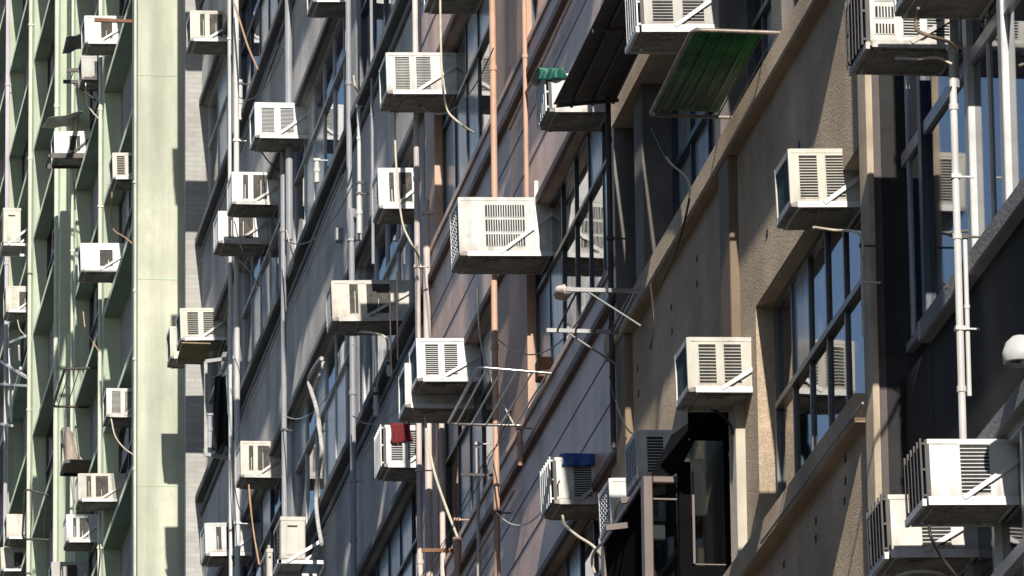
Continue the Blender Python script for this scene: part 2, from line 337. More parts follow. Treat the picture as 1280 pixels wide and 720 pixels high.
# ---------- grey building
Xg, Xw = 10.50, 10.38
gy0, gy1 = YU(532, Xw), YU(232, Xw)
GS = [14.5, 18.35, 22.10, 26.02, 29.90, 33.75, 37.6]
SP = 1.68
grey = thing('grey_building', (10.4, (gy0+gy1)/2, -1.6), 'soot stained grey building with white and grey drain pipes between green and mauve buildings', 'building')
pil = [YU(u, 10.4) for u in (232, 292, 357, 441, 524)]
yp = gy1-2.6
wl = MB()
wl.box(Xw, DEEP, gy0, yp-.005, -1.6, GS[0]-SP)
for k, s in enumerate(GS):
    wl.box(Xw, DEEP, gy0, yp-.005, s-SP, s-0.02)
wl.box(Xw, DEEP, gy0, yp-.005, GS[-1]+2.15, 42)
wl.build('wall', M['grey_wall'], grey)
for y in pil[1:]:
    pm = MB(); pm.box(10.415, DEEP-1, y-.42, y+.42, -1.5, 40); pm.build('pilaster', M['grey_pil'], grey)
yp = gy1-2.6
wb = MB(); wb.box(PY(232, 360, yp).x, DEEP, yp, yp+.24, -1.6, 42); wb.build('end_pier', M['white_brick'], grey)
wb = MB(); wb.box(Xw, DEEP, yp+.25, gy1+.04, -1.6, 42); wb.build('end_wall', M['grey_wall'], grey)
for k, s in enumerate(GS):
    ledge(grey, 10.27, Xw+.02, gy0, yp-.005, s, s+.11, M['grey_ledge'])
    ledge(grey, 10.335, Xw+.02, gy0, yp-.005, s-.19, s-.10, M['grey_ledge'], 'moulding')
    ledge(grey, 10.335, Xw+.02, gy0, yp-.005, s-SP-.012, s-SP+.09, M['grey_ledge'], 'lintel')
for k, s in enumerate(GS[:6]):
    top = GS[k+1]-SP
    for j in range(4):
        a = pil[j+1]+.42; b = (pil[j]-.42) if j else yp-.01
        if k == 0 and j < 3: continue
        fm = (M['alu_white'], M['frame_navy'], M['alu_white'], M['alu_white'])[(j+k*2) % 4]
        gm = M['glass_blue'] if (j+k) % 3 != 1 else M['glass']
        window(grey, Xg, a, b, s+.03, top, fm, gm, max(3, int((b-a)/1.0)), (0.68,), dep=.05, fw=.04, pale=0.22)
    # blank panel beside the pipes
# ---------- pink building
Xw2 = 10.36
py0, py1 = YU(770, Xw2), gy0
PS = [11.1, 14.85, 18.72, 22.52, 26.35, 30.2]
pink = thing('mauve_building', (10.4, (py0+py1)/2, -1.6), 'mauve stone clad building with salmon pipes in the middle of the row', 'building')
wl = MB(); wl.box(Xw2, DEEP, py0, py1, -1.6, PS[0]-1.8)
for s in PS: wl.box(Xw2, DEEP, py0, py1, s-1.85, s-.02)
wl.box(Xw2, DEEP, py0, py1, PS[-1]+2, 34)
wl.build('wall', M['pink_wall'], pink)
# panel joints in the cladding, proud strips
for s in PS:
    ledge(pink, 10.335, Xw2+.01, py0, py1, s-.06, s+.02, M['pink_wall'], 'sill', 0.008)
    ledge(pink, 10.305, Xw2+.01, py0, py1, s-.42, s-.33, M['pink_ledge'], 'ledge', 0.008)
    for dz in (.80, 1.28): ledge(pink, Xw2-.004, Xw2+.02, py0, py1, s-dz-.009, s-dz+.009, M['pink_ledge'], 'panel_joint', 0)
    ledge(pink, 10.33, Xw2+.02, py0, py1, s-1.862, s-1.78, M['pink_ledge'], 'lintel', 0.008)
ppil = [YU(u, 10.42) for u in (538, 643, 772)]
for y, hw in zip(ppil, (.75, 1.15, .35)):
    pm = MB(); pm.box(10.385, DEEP-1, max(y-hw, py0+.003), min(y+hw, py1-.003), -1.5, 33); pm.build('pilaster', M['pink_pil'], pink)
for k, s in enumerate(PS[:-1]):
    top = PS[k+1]-1.85
    for (a, b) in ((ppil[1]+1.15, ppil[0]-.75), (ppil[2]+.35, ppil[1]-1.15)):
        if k == 0: continue
        window(pink, Xg, a, b, s+.0, top, M['frame_dark'], M['glass'], max(4, int((b-a)/0.85)), (0.66,), fw=.035, mw=.035, dep=.045, pale=0.4)  # pale panes here paint in bright reflections

# ---------- beige building
Xw3 = 10.34
by0, by1 = YU(1088, Xw3), py0
beige = thing('beige_building', (10.4, (by0+by1)/2, -1.6), 'beige pebble-dashed building with ochre ledges right of the mauve building', 'building')
BS = [10.3, 14.0, 17.72, 21.5, 25.3]
HEAD = 1.52
wl = MB(); wl.box(Xw3, DEEP, by0, by1, -1.6, BS[0])
for k, q in enumerate(BS): wl.box(Xw3, DEEP, by0, by1, q-HEAD, q+.2)
wl.box(Xw3, DEEP, YU(944, Xw3), by1, BS[1]+.2, BS[2]-HEAD)
wl.box(Xw3, DEEP, by0, by1, BS[-1]+.2, 30)
wl.build('wall', M['beige_wall'], beige)
for k, q in enumerate(BS):
    ledge(beige, 10.245, Xw3+.01, by0+.25, by1, q, q+.012, M['beige_ledge'], 'soffit', 0.0)
    ledge(beige, 10.235, Xw3+.02, by0+.25, by1, q+.0125, q+.23, M['beige_wall'], 'ledge', 0.014)
b = MB(); b.box(10.322, 10.372, by0-.10, by0+.24, -1.6, 30); b.build('corner_trim', M['beige_trim'], beige, bevel=.012)
b = MB(); b.box(10.3725, 10.44, by0-.06, by0-.001, -1.6, 30); b.build('corner_strip', M['pipe_dark'], beige, bevel=.006)
for u, zl in ((912, BS[2]-1.75), (778, BS[2]-2.2)):
    y = YU(u, 10.262, 300)
    b = MB(); b.box(10.262, Xw3+.01, y, y+.5, zl, BS[2]-.002); b.build('pilaster', M['beige_shade'], beige, bevel=.008)
y = YU(921, 10.262, 600)
b = MB(); b.box(10.262, 10.42, y, y+.35, BS[0]+.24, BS[2]-1.76); b.build('pilaster', M['cream_pil'], beige, bevel=.006)
for (u, v) in ((840, 383), (841, 413), (798, 460), (799, 491), (872, 322), (872, 353), (1058, 572), (1058, 600), (1057, 625), (1021, 650), (1021, 672), (981, 705), (1000, 180), (960, 290)):
    q = PX(u, v, Xw3); b = MB(); b.box(Xw3-.003, Xw3+.02, q.y, q.y+.07, q.z-.03, q.z+.03); b.build('weep_hole', M['ac_dark'], beige)
# lower windows (with steel frames, reflecting the air conditioner)
window(beige, Xg, by0+.27, YU(946, Xw3), BS[1]+.21, BS[2]-HEAD, M['steel_grey'], M['glass'], 6, (0.56,), fw=.045, mw=.045, dep=.05, tilt=.12, pale=.12)
window(beige, Xg, by0+.27, by1-.3, BS[0]+.21, BS[1]-HEAD, M['steel_grey'], M['glass'], 11, (0.56,), fw=.045, mw=.045, dep=.05, tilt=.2)
# upper floor: deep window strip behind bare concrete columns
for (u, w, x0) in ((770, .55, 10.36), (806, .5, 10.40), (905, .3, 10.42), (985, .5, 10.40)):
    yy = YU(u, x0)
    b = MB(); b.box(x0, 11.6, max(yy, by0+.3), min(yy+w, by1-.01), BS[2]+.21, BS[3]-HEAD); b.build('column', M['conc'], beige, bevel=.012)
window(beige, 10.72, YU(905, 10.42)+.3, YU(806, 10.4), BS[2]+.21, BS[3]-HEAD, M['frame_navy'], M['glass_dark'], 4, (0.6,), fw=.06, dep=.09, pale=1.0)
window(beige, 10.72, YU(985, 10.42)+.5, YU(905, 10.42), BS[2]+.21, BS[3]-HEAD, M['frame_navy'], M['glass_dark'], 4, (0.6,), fw=.06, dep=.09, pale=.9)
b = MB(); b.box(11.5, 12, by0, by1, BS[2], BS[3]); b.build('back_wall', M['conc'], beige)

# ---------- right, charcoal building
Xg4, Xw4 = 10.60, 10.57
dy0, dy1 = 30.0, by0-.16
dark = thing('charcoal_building', (10.6, (dy0+dy1)/2, -1.6), 'charcoal painted building with silver window frames at the right end of the row', 'building')
wl = MB(); wl.box(Xw4, DEEP, dy0, dy1, 13.02, 14.262)
wl.box(Xw4, DEEP, dy0, dy1, 16.75, 18.2)
wl.box(Xw4, DEEP, dy0, dy1, -1.6, 10.6)
wl.box(Xw4, DEEP, dy0, dy1, 20.4, 30)
wl.build('wall', M['char_wall'], dark)
# plain wall strip next to the beige corner runs down past the sill
b = MB(); b.box(Xw4-.004, DEEP-.1, dy1-1.0, dy1+.04, -1.6, 14.2); b.build('end_wall', M['char_wall'], dark)
b = MB(); b.box(10.4405, 10.80, by0-.058, by0-.004, -1.6, 30); b.build('reveal', M['char_shade'], dark)
ledge(dark, 10.475, Xw4+.02, dy0, dy1-.95, 14.264, 14.43, M['sill_grey'], 'sill', .012)
ledge(dark, 10.46, Xw4+.02, dy0, dy1-1.4, 12.86, 13.018, M['sill_grey'], 'lintel', .012)
ledge(dark, 10.44, Xw4+.02, dy0, dy1-.95, 18.202, 18.38, M['sill_grey'], 'sill', .012)
def char_window(z0, z1, tr):
    zs0, zs1 = z0, z1
    yA, yB = 46.0, dy1+.03
    f = MB()
    f.box(10.575, 10.64, yA, yB, z0, z0+.06); f.box(10.575, 10.64, yA, yB, z1-.06, z1)
    f.box(10.577, 10.635, yA, yB, tr-.05, tr+.05)
    fo = f.build('window', M['alu'], dark)
    for (u, w, x0, m) in ((1134, .05, 10.585, 'alu'), (1152, .14, 10.56, 'frame_navy'), (1212, .14, 10.555, 'alu_white'), (1238, .05, 10.585, 'alu_white'), (1256, .14, 10.555, 'alu_white'), (1300, .14, 10.56, 'alu_white'), (1330, .1, 10.58, 'alu_white')):
        yy = YU(u, x0, 200)
        b = MB(); b.box(x0, 10.632, yy, yy+w, z0+.001, z1-.001); b.build('mullion', M[m], fo, bevel=.008)
    p = MB(); p.add([(10.605, yA, z0), (10.605, yB, z0), (10.605, yB, z1), (10.605, yA, z1)], [(0, 3, 2, 1)]); p.build('pane', M['glass_blue'], fo)
char_window(14.45, 16.75, 15.95)
window(dark, Xg4, 46.0, dy1-1.05, 10.6, 12.86, M['alu'], M['glass'], 7, (0.6,), fw=.07, mw=.08, dep=.12, tilt=.1)

# ---------- row across the street, added outside the frame to cut skylight
opp = thing('skylight_blocker_row', (-11, 60, -1.6), 'plain apartment row added across the street to cut skylight, outside the frame', 'building')
b = MB(); b.box(-30, -11, -20, 165, -1.6, 24); b.build('wall', M['cream_pil'], opp)
for k in range(6):
    b = MB(); b.box(-11.01, -10.7, -20, 165, 2+3.7*k, 2.2+3.7*k); b.build('ledge', M['sill_grey'], opp)
tw = thing('reflection_tower', (-13, 232, -1.6), 'pale tower block added unseen at the street end to brighten mauve window reflections', 'building')  # added out of view as a bright face for the panes to reflect
b = MB(); b.box(-18.5, -8.6, 232, 250, -1.6, 110); b.build('wall', M['pvc_white'], tw)
for k in range(30):
    for x in (-17.6, -14.4, -11.6):
        if (k*7+int(x)) % 5 == 0: continue
        b = MB(); b.box(x, x+1.7, 231.9, 232.1, 10+3.3*k, 11.7+3.3*k); b.build('window', M['frame_navy'], tw)
# ---------- green building
Xo, Xb = 9.80, 9.98
ycol = gy1 + 0.05
green = thing('green_building', (10.0, ycol+20, -1.6), 'pale green building of fins and ledges at the left end of the row', 'building')
xr = 10.9
b = MB(); b.box(PY(172, 360, ycol).x, xr, ycol, ycol+1.0, -1.6, 60); b.build('end_column', M['col_green'], green, bevel=.012)
for zz in (24.2, 26.9, 30.1, 33.3, 36.4):
    b = MB(); b.box(PY(172, 360, ycol).x+.004, xr-.004, ycol-.006, ycol+.02, zz, zz+.02); b.build('joint_bead', M['green_wall'], green)
finu = [130, 94, 75, 42, 11]
finy = [YU(u, Xo) for u in finu]
yend = finy[-1]+6
bw = MB(); bw.box(Xb+.10, DEEP, ycol+1.0, yend, -1.6, 60); bw.build('wall', M['mauve_wall'], green)
for i, y in enumerate(finy):
    b = MB(); w = 1.0 if i in (2,) else .45
    b.box(Xo, Xb+.101, y, y+w, -1.6, 60); b.build('fin', M['green_wall'], green, bevel=.01)
GL = [24.6, 26.25, 27.93, 29.6, 31.27, 32.94, 34.62, 36.3, 37.97, 39.64, 41.3, 43.0, 44.6, 46.3, 48, 49.7]
GL = [z*9.8/10.0*1.02 for z in (24.4, 26.1, 27.8, 29.7, 31.63, 33.5, 35.4, 37.2, 38.9, 40.6, 42.3, 44.0, 45.7, 47.4, 49.1)]
seg = [(ycol+1.0, finy[0]), (finy[0]+.45, finy[1]), (finy[2]+1.0, finy[3]), (finy[3]+.45, finy[4]), (finy[4]+.45, yend)]
for z in GL:
    for (a, c) in seg:
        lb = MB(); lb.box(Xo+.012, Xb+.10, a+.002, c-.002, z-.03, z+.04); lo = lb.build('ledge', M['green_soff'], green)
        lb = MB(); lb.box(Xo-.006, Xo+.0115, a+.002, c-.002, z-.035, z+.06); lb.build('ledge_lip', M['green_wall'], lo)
b = MB(); b.box(9.75, DEEP, yend+.1, yend+60, -1.6, 60)
lil = thing('lilac_building', (9.75, yend+30, -1.6), 'sliver of pale lilac building at the extreme left edge', 'building'); b.build('wall', M['mauve_pale'], lil)
for k in range(0, len(GL)-1, 2):
    for (a, c) in seg[:4]:
        window(green, Xb+.095, a+.05, c-.05, GL[k]+.04, GL[k+1]-.03, M['frame_dark'], M['glass_dark'], 4, (0.6,), pale=.15)

# ------------------------------------------------------------------ air conditioners
TYPES = {
 'twin': [(.10, .31, .10, .88, 'h'), (.41, .62, .10, .88, 'h')],
 'twin_wide': [(.12, .37, .12, .88, 'h'), (.49, .75, .12, .88, 'h')],
 'split': [(.20, .31, .13, .90, 'o'), (.42, .72, .13, .90, 'o')],
 'single': [(.36, .69, .11, .90, 'h')],
 'open': [(.42, .72, .16, .78, 'o')],
 'rows': [(.30, .73, .13, .34, 'v'), (.30, .73, .39, .60, 'v'), (.30, .73, .65, .86, 'v')],
 'many': [(.10, .30, .12, .28, 'v'), (.10, .30, .38, .56, 'v'), (.10, .30, .66, .84, 'v'), (.40, .58, .10, .84, 'h'), (.66, .90, .10, .84, 'h')],
 'plain': [],
}
def air_con(ul, vt, ur, vb, typ, label, Xref=10.5, L=.62, col='ac_white', br='iron_white', strut=True, guard='none', tilt=1.2, tray=0.0, p=None, group='window air conditioners along the facades'):
    near = PX(ur, vb, Xref)
    xl = PY(ul, vb, near.y).x
    h = PY(ul, vt, near.y).z - PY(ul, vb, near.y).z
    p = Xref - xl
    root = thing('air_conditioner', near, label, 'air conditioner', group)
    root.rotation_euler = (0, math.radians(-tilt+random.uniform(-.9, .9)), math.radians(random.uniform(-.5, .5)))
    body = M[col] if col != 'ac_white' else AC_TINTS[random.choice((0, 0, 1, 2, 3, 4, 5))]
    c = MB(); c.box(-p+.012, .12, 0, L, 0.012, h)
    c.build('casing', body, root, bevel=.008, local=True)
    # top seam lid
    c = MB(); c.box(-p+.004, .10, -.004, L+.004, h-.035, h+.003); c.build('lid', body, root, bevel=.004, local=True)
    # louvres on the cheek that faces us
    jx, jz, kz = random.uniform(-.02, .03), random.uniform(-.03, .03), random.uniform(.92, 1.04)
    pitch_ = random.choice((.018, .021, .026))
    if random.random() < .55 and typ != 'rows':
        e = MB(); zz = h*random.choice((.08, .93)); e.box(-p+.03, -.01, -.0045, .0, zz-.004, zz+.004)
        e.build('seam', M['iron_rusty'], root, local=True)
    for (a, b_, z0, z1, st) in TYPES[typ]:
        a, b_, z0, z1 = a+jx, b_+jx, .5+(z0-.5)*kz+jz*.5, .5+(z1-.5)*kz+jz*.5
        x0, x1 = -p+a*p, -p+b_*p; zz0, zz1 = z0*h, z1*h
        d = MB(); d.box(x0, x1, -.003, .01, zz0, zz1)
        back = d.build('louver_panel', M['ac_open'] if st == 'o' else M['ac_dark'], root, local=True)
        s = MB(); fr = .007
        s.box(x0-fr, x0, -.006, .0, zz0-fr, zz1+fr); s.box(x1, x1+fr, -.006, .0, zz0-fr, zz1+fr)
        s.box(x0, x1, -.005, .0, zz0-fr, zz0); s.box(x0, x1, -.005, .0, zz1, zz1+fr)
        if st == 'h':
            n = max(6, int((zz1-zz0)/pitch_))
            for i in range(1, n):
                z = zz0+(zz1-zz0)*i/n
                s.hexa([(x0, -.004, z-.004), (x1, -.004, z-.004), (x1, -.0095, z-.007), (x0, -.0095, z-.007), (x0, -.004, z+.001), (x1, -.004, z+.001), (x1, -.0095, z-.003), (x0, -.0095, z-.003)])
        elif st == 'v':
            n = max(6, int((x1-x0)/.024))
            for i in range(1, n):
                x = x0+(x1-x0)*i/n; s.box(x-.005, x+.005, -.009, -.0035, zz0, zz1)
        else:
            # slumped fins and a pipe inside the open cheek
            xm = x0+(x1-x0)*random.uniform(.3, .7); s.box(xm-.004, xm+.004, -.0045, -.0035, zz0, zz0+(zz1-zz0)*random.uniform(.3, .8))
        s.build('slats', body, back, local=True)
    # outer face: coil behind a guard
    f = MB(); f.box(-p, -p+.014, .035, L-.035, .05, h-.05); f.build('condenser_coil', M['coil'], root, local=True)
    f = MB()
    f.box(-p-.012, -p+.02, -.002, .035, .0, h); f.box(-p-.012, -p+.02, L-.035, L+.002, 0, h)
    f.box(-p-.010, -p+.018, .035, L-.035, 0, .05); f.box(-p-.010, -p+.018, .035, L-.035, h-.05, h)
    f.build('front_frame', body if guard != 'bars' else M['iron_dark'], root, local=True)
    if guard == 'bars':
        f = MB()
        for i in range(6):
            y = .02+(L-.04)*i/5; f.box(-p-.045, -p-.032, y-.012, y+.012, -.01, h+.01)
        for z in (.03, h*.5, h-.03): f.box(-p-.034, -p-.012, 0, L, z-.008, z+.008)
        f.build('guard_bars', M['iron_white'] if tray < .055 and col != 'ac_white' or Xref < 10.55 else M['iron_dark'], root, local=True)
    elif guard == 'mesh':
        f = MB(); n = 6
        for i in range(n+1):
            y = .035+(L-.07)*i/n
            f.box(-p-.008, -p-.003, y-.004, y+.004, .05, h-.05)
            for j in range(7):
                z = .05+(h-.1)*j/7
                f.box(-p-.0085, -p-.0035, y-.03, y+.022, z+.012, z+.020)
        f.build('guard_mesh', M['alu'], root, local=True)
    # base pan
    b = MB(); b.box(-p-.008, .05, -.006, L+.006, -.022, .011)
    b.box(-p+.06, -.08, .08, L-.08, -.034, -.0225)
    b.box(-p*.75, -p*.55, .12, L*.4, -.046, -.0345)
    k0 = random.uniform(.6, .9)
    b.box(-p*k0-.015, -p*k0+.015, -.006, L+.006, -.0405, -.035); b.box(-p*.25-.015, -p*.25+.015, -.006, L+.006, -.0405, -.035)
    b.build('base_pan', M['ac_pan'], root, bevel=.003, local=True)
    # bracket of angle iron
    bm_ = MB(); e = tray
    for y in (-.018, L+.018):
        bm_.box(-p*(.93)-e, .10, y-.006, y+.006, -.030-e*.3, .018)
    if strut:
        s0 = -p*random.uniform(.5, .68); kh = random.uniform(.5, .72)
        bm_.bar((s0, -.030, .004), (.02, -.026, h*kh), .034, .007, up=(0, 1, 0))
        bm_.bar((s0, L+.030, .004), (.02, L+.026, h*kh), .034, .007, up=(0, 1, 0))
    for x in (-p*.9, -.02): bm_.box(x-.012, x+.012, -.018, L+.018, -.0300, -.0225)
    if e:
        bm_.box(-p-e, -p-e+.03, -.02, L+.02, -.05, -.0)
    if br == 'iron_white' and random.random() < .3: br = 'iron_rusty'
    bm_.build('support_bracket', M[br], root, bevel=.0, local=True)
    return root

A = air_con
# grey building ------------------------------------------------------
A(239, 14, 293, 50, 'split', 'cream air conditioner at top left corner of grey building right of the green column', col='ac_cream')
A(320, 129, 384, 171, 'twin_wide', 'white twin-louvre air conditioner half in shade on upper grey wall', col='ac_white', br='iron_white')
A(291, 216, 349, 254, 'split', 'white air conditioner just above another one beside white pipe on grey building', guard='mesh')
A(274, 265, 334, 303, 'split', 'white air conditioner just below and left of another, crossed by a thin black wire', guard='mesh')
A(227, 385, 281, 423, 'twin_wide', 'grey twin-louvre air conditioner with plywood tied under it, in front of green column', col='ac_cream')
A(214, 408, 262, 446, 'plain', 'cream air conditioner hidden behind the one with plywood under it', col='ac_cream', L=.55)
A(302, 552, 352, 595, 'split', 'white air conditioner with open side and rusty brown hose hanging under it', guard='mesh')
A(258, 653, 316, 692, 'split', 'white open-sided air conditioner at bottom of grey building left of the beige condenser', guard='mesh')
A(392, -38, 446, 0, 'split', 'air conditioner at top edge of photo above the grey wall, only its dirty underside showing')
A(485, 66, 570, 115, 'twin', 'long white air conditioner near the top crossed by a cream hose, mirrored in window glass', L=.68)
A(475, 210, 530, 258, 'split', 'white air conditioner with mesh front behind a pale pipe in the middle of grey wall', guard='mesh')
A(417, 350, 514, 398, 'split', 'long white air conditioner half shaded with grey wires hanging across its right end', guard='mesh')
A(523, 423, 600, 474, 'twin', 'cream white twin-louvre air conditioner beside the steel laundry rack', col='ac_white')
A(508, 455, 592, 508, 'plain', 'dark bottomed air conditioner tucked behind and below the one beside the steel rack', strut=False)
A(481, 532, 538, 582, 'twin_wide', 'white air conditioner with a red cloth hanging over its top', guard='bars')
A(239, -150, 286, -104, 'split', 'unseen air conditioner added above the top edge for its shadow on the green column', col='ac_cream')  # out of view, added to cast a shadow on the column
# mauve building -----------------------------------------------------
A(540, -40, 606, -8, 'twin', 'air conditioner cut off by the top edge above the long white one')
A(576, 247, 690, 317, 'rows', 'largest white air conditioner, with three rows of slits, in the centre of the photo', L=.66, guard='mesh')
A(688, 92, 762, 137, 'plain', 'white air conditioner with green tarpaulin on top under the dark awning', guard='bars', strut=False)
A(694, 572, 762, 627, 'single', 'white air conditioner with a blue cloth over its top', guard='bars')
A(765, 597, 846, 654, 'single', 'white air conditioner standing on a brown shelf left of the black balcony enclosure', strut=False, br='brown_frame', guard='mesh')
A(798, 538, 880, 599, 'twin_wide', 'pale air conditioner above the brown frame of black balcony enclosure', strut=False, br='brown_frame', guard='mesh')
d_near = PX(690, 317, 10.5); q0, q1 = PY(671, 320, d_near.y-.045), PY(671, 226, d_near.y-.045)
b = MB(); b.bar(q0, q1, .05, .012, up=(0, 1, 0)); tag(b.build('flat_bar', M['iron_white']), 'upright white flat bar bolted in front of the largest unit', 'iron bar')
# beige building -----------------------------------------------------
A(803, -30, 905, 34, 'twin_wide', 'grey air conditioner with white cage at top edge between dark awning and green canopy', col='ac_grey', guard='bars', tray=.06)
A(862, 422, 964, 487, 'twin', 'cream twin-louvre air conditioner beside the steel framed window of beige building', col='ac_cream')
A(990, 186, 1080, 255, 'twin_wide', 'cream twin-louvre air conditioner high on the beige wall near its right corner', col='ac_cream')
# charcoal building --------------------------------------------------
A(1085, -24, 1200, 56, 'many', 'bright white many-slotted air conditioner at top edge above the charcoal windows', Xref=10.6, guard='bars', L=.66, tray=.02)
A(1140, -90, 1250, -14, 'twin', 'air conditioner above the top edge at far right, only its dark underside in view', Xref=10.6)
A(1161, 549, 1272, 624, 'single', 'white single-louvre air conditioner nearest the lower right corner, on a wide tray', Xref=10.6, guard='bars', tray=.05)
A(1112, 618, 1222, 690, 'single', 'white single-louvre air conditioner overlapped by the one above it at lower right', Xref=10.6, guard='bars', tray=.04)
# green building -----------------------------------------------------
gx = 10.0
A(107, 20, 154, 53, 'open', 'white air conditioner at top of green building under a rusty angle iron', Xref=gx)
A(69, 164, 113, 193, 'open', 'cream air conditioner under a bent grey sheet on green building', Xref=gx, br='iron_dark', tray=.12)
A(142, 191, 181, 222, 'twin_wide', 'cream air conditioner with rusty louvres just left of the pipe on the green column', Xref=gx, col='ac_cream')
A(102, 304, 156, 338, 'open', 'white air conditioner half in shade in the middle height of green building', Xref=gx)
A(8, 358, 46, 389, 'open', 'white air conditioner at left edge below the outdoor condenser', Xref=gx)
A(134, 486, 178, 520, 'twin_wide', 'white twin-louvre air conditioner with a cream hose beside the green column', Xref=gx)
A(99, 592, 151, 625, 'split', 'white open-sided air conditioner under the shelf of planks on green building', Xref=gx, guard='mesh')
A(84, 643, 121, 676, 'split', 'small white air conditioner near bottom of green building below a wider one', Xref=gx, guard='mesh')
A(9, 643, 44, 672, 'plain', 'plain white air conditioner at lower left edge', Xref=gx)
A(2, 684, 40, 712, 'open', 'cream air conditioner in the lower left corner below a plain white one', Xref=gx, col='ac_cream')
A(66, 702, 108, 738, 'split', 'shaded air conditioner cut by the bottom edge below green building fins', Xref=gx, col='ac_grey')
A(103, 70, 140, 98, 'open', 'shaded air conditioner behind a dark iron cage just below the topmost one on green building', Xref=gx, br='iron_dark', col='ac_grey')

# outdoor condensing units
def condenser(ul, vt, ur, vb, uw, label, Xref):
    near = PX(uw, vb, Xref); xl = PY(ul, vb, near.y).x; xr = PY(ur, vb, near.y).x; h = PY(ul, vt, near.y).z-near.z
    root = thing('outdoor_condenser', Vv((xl, near.y, near.z)), label, 'condenser unit', 'outdoor condenser units on brackets')
    w = xr-xl; L = .8
    c = MB(); c.box(0, w, 0, L, 0, h); c.build('casing', M['ac_cream'], root, bevel=.012, local=True)
    c = MB(); c.box(-.006, w+.006, -.006, L+.006, h-.05, h+.006); c.build('lid', M['ac_cream'], root, bevel=.006, local=True)
    c = MB(); c.box(w*.22, w*.72, -.008, .0, h*.10, h*.86); c.build('service_panel', M['ac_cream'], root, bevel=.004, local=True)
    c = MB(); c.box(w*.27, w*.67, -.012, -.0085, h*.76, h*.80); c.build('handle', M['ac_dark'], root, local=True)
    c = MB()
    c.tube([(-.012, L*.5+math.cos(t)*h*.36, h*.5+math.sin(t)*h*.36) for t in [2*math.pi*i/20 for i in range(21)]], .012, 6)
    for i in range(8):
        z = h*.18+h*.64*i/7; c.box(-.014, -.006, L*.12, L*.88, z-.006, z+.006)
    c.build('fan_grille', M['iron_dark'], root, local=True)
    b = MB(); d = near.x-xl
    for y in (.03, L-.03):
        b.box(-.04, d+.05, y-.02, y+.02, -.05, -.003)
        b.bar((w*.25, y-.035, -.03), (d+.0, y-.035, h*.55), .04, .008, up=(0, 1, 0))
    b.box(d-.03, d+.01, .01, L-.01, -.052, -.0032); b.box(-.03, .01, .01, L-.01, -.052, -.0032)
    b.build('support_bracket', M['iron_white'], root, local=True)
condenser(351, 646, 382, 700, 410, 'beige outdoor condenser on a white bracket at bottom of grey building', 10.4)
condenser(4, 260, 26, 304, 42, 'beige outdoor condenser at left edge of green building', gx)
condenser(334, 686, 341, 735, 352, 'beige outdoor condenser mostly hidden at bottom edge behind the first one', 10.4)

# ------------------------------------------------------------------ pipes
def pipe(u, v0, v1, wpx, X, m, label, collars=4, group='vertical drain pipes on the facades', cat='pipe', hop=False, name='drain_pipe'):
    mid = PX(u, (v0+v1)/2, X)
    if v0 <= -60: v0 = -420
    if v1 >= 760: v1 = 1080
    y = mid.y; z0 = PY(u, v1, y).z; z1 = PY(u, v0, y).z
    px = FPX/(mid.dot(AF)); r = wpx/px/2
    root = thing(name, Vv((mid.x, y, z0)), label, cat, group)
    t = MB(); t.tube([(0, 0, 0), (0, 0, z1-z0)], r, 12); t.build('pipe', m, root, local=True)
    for i in range(collars):
        z = (z1-z0)*(i+.3+.4*random.random())/collars
        c = MB(); c.tube([(0, 0, z-r*.8), (0, 0, z+r*.8)], r*1.28, 12)
        c.build('collar', m, root, local=True)
        w = MB(); zz = z+(z1-z0)/collars*.45
        w.box(-r*1.3, r*1.3, -r*1.25, r*1.25, zz-.015, zz+.015); w.bar((0, 0, zz), (.14, 0, zz), .02, .012)
        w.build('clamp', M['iron_dark'] if random.random() < .4 else m, root, local=True)
    if hop:
        c = MB(); c.tube([(0, 0, z1-z0-.35), (0, 0, z1-z0-.12), (0, 0, z1-z0)], [r*1.05, r*1.7, r*1.7], 12); c.build('hopper', m, root, local=True)
    return root
pipe(8, -60, 780, 4.5, 9.74, M['mauve_pale'], 'lilac pipe at left edge of green building', 3)
pipe(37, -60, 780, 5, 9.74, M['pvc_green'], 'pale green pipe second from the left edge')
pipe(70, -60, 780, 5.5, 9.74, M['pvc_green'], 'pale green pipe between the left edge and the rack frame on green building')
pipe(90, -60, 780, 3.5, 9.76, M['pvc_green'], 'thin pale green pipe beside a wide fin')
pipe(125, -60, 780, 5, 9.74, M['pvc_green'], 'pale green pipe behind the column of white units on green building')
pipe(170, -60, 780, 6, 9.66, M['pvc_green'], 'pale green pipe along left edge of the wide sunlit column', 5)
pipe(288, -60, 780, 5.5, 10.13, M['pvc_white'], 'white pipe second from right of the left pair on grey building', 3)
pipe(296, -60, 780, 7, 10.15, M['pvc_white'], 'slightly thicker white pipe of the left pair on grey building', 3)
pipe(355, 178, 780, 7, 10.25, M['pvc_grey'], 'bluish grey pipe running down past the beige condenser', 3)
pipe(361, -60, 300, 9, 10.30, M['pvc_grey'], 'grey pipe on the pilaster right of the half shaded unit', 2)
pipe(441, 262, 780, 7.5, 10.22, M['pvc_grey'], 'long grey pipe with hopper head on the grey wall left of the red cloth', 5, hop=True)
pipe(436, -60, 275, 7, 10.26, M['pvc_grey'], 'short grey pipe at top of the grey wall above the long one', 2)
pipe(449, 120, 300, 5, 10.3, M['pvc_white'], 'thin white pipe right beside the long grey pipe', 2)
pipe(522, -60, 780, 7, 10.15, M['pvc_pale_pink'], 'pale pink pipe at the joint of grey and mauve buildings', 6)
pipe(535, 250, 780, 9, 10.3, M['pvc_pale_pink'], 'wide pale pink pipe just right of the joint of grey and mauve buildings', 2)
pipe(553, 500, 780, 7, 10.33, M['pvc_pale_pink'], 'pale pink pipe below the laundry rack', 2)
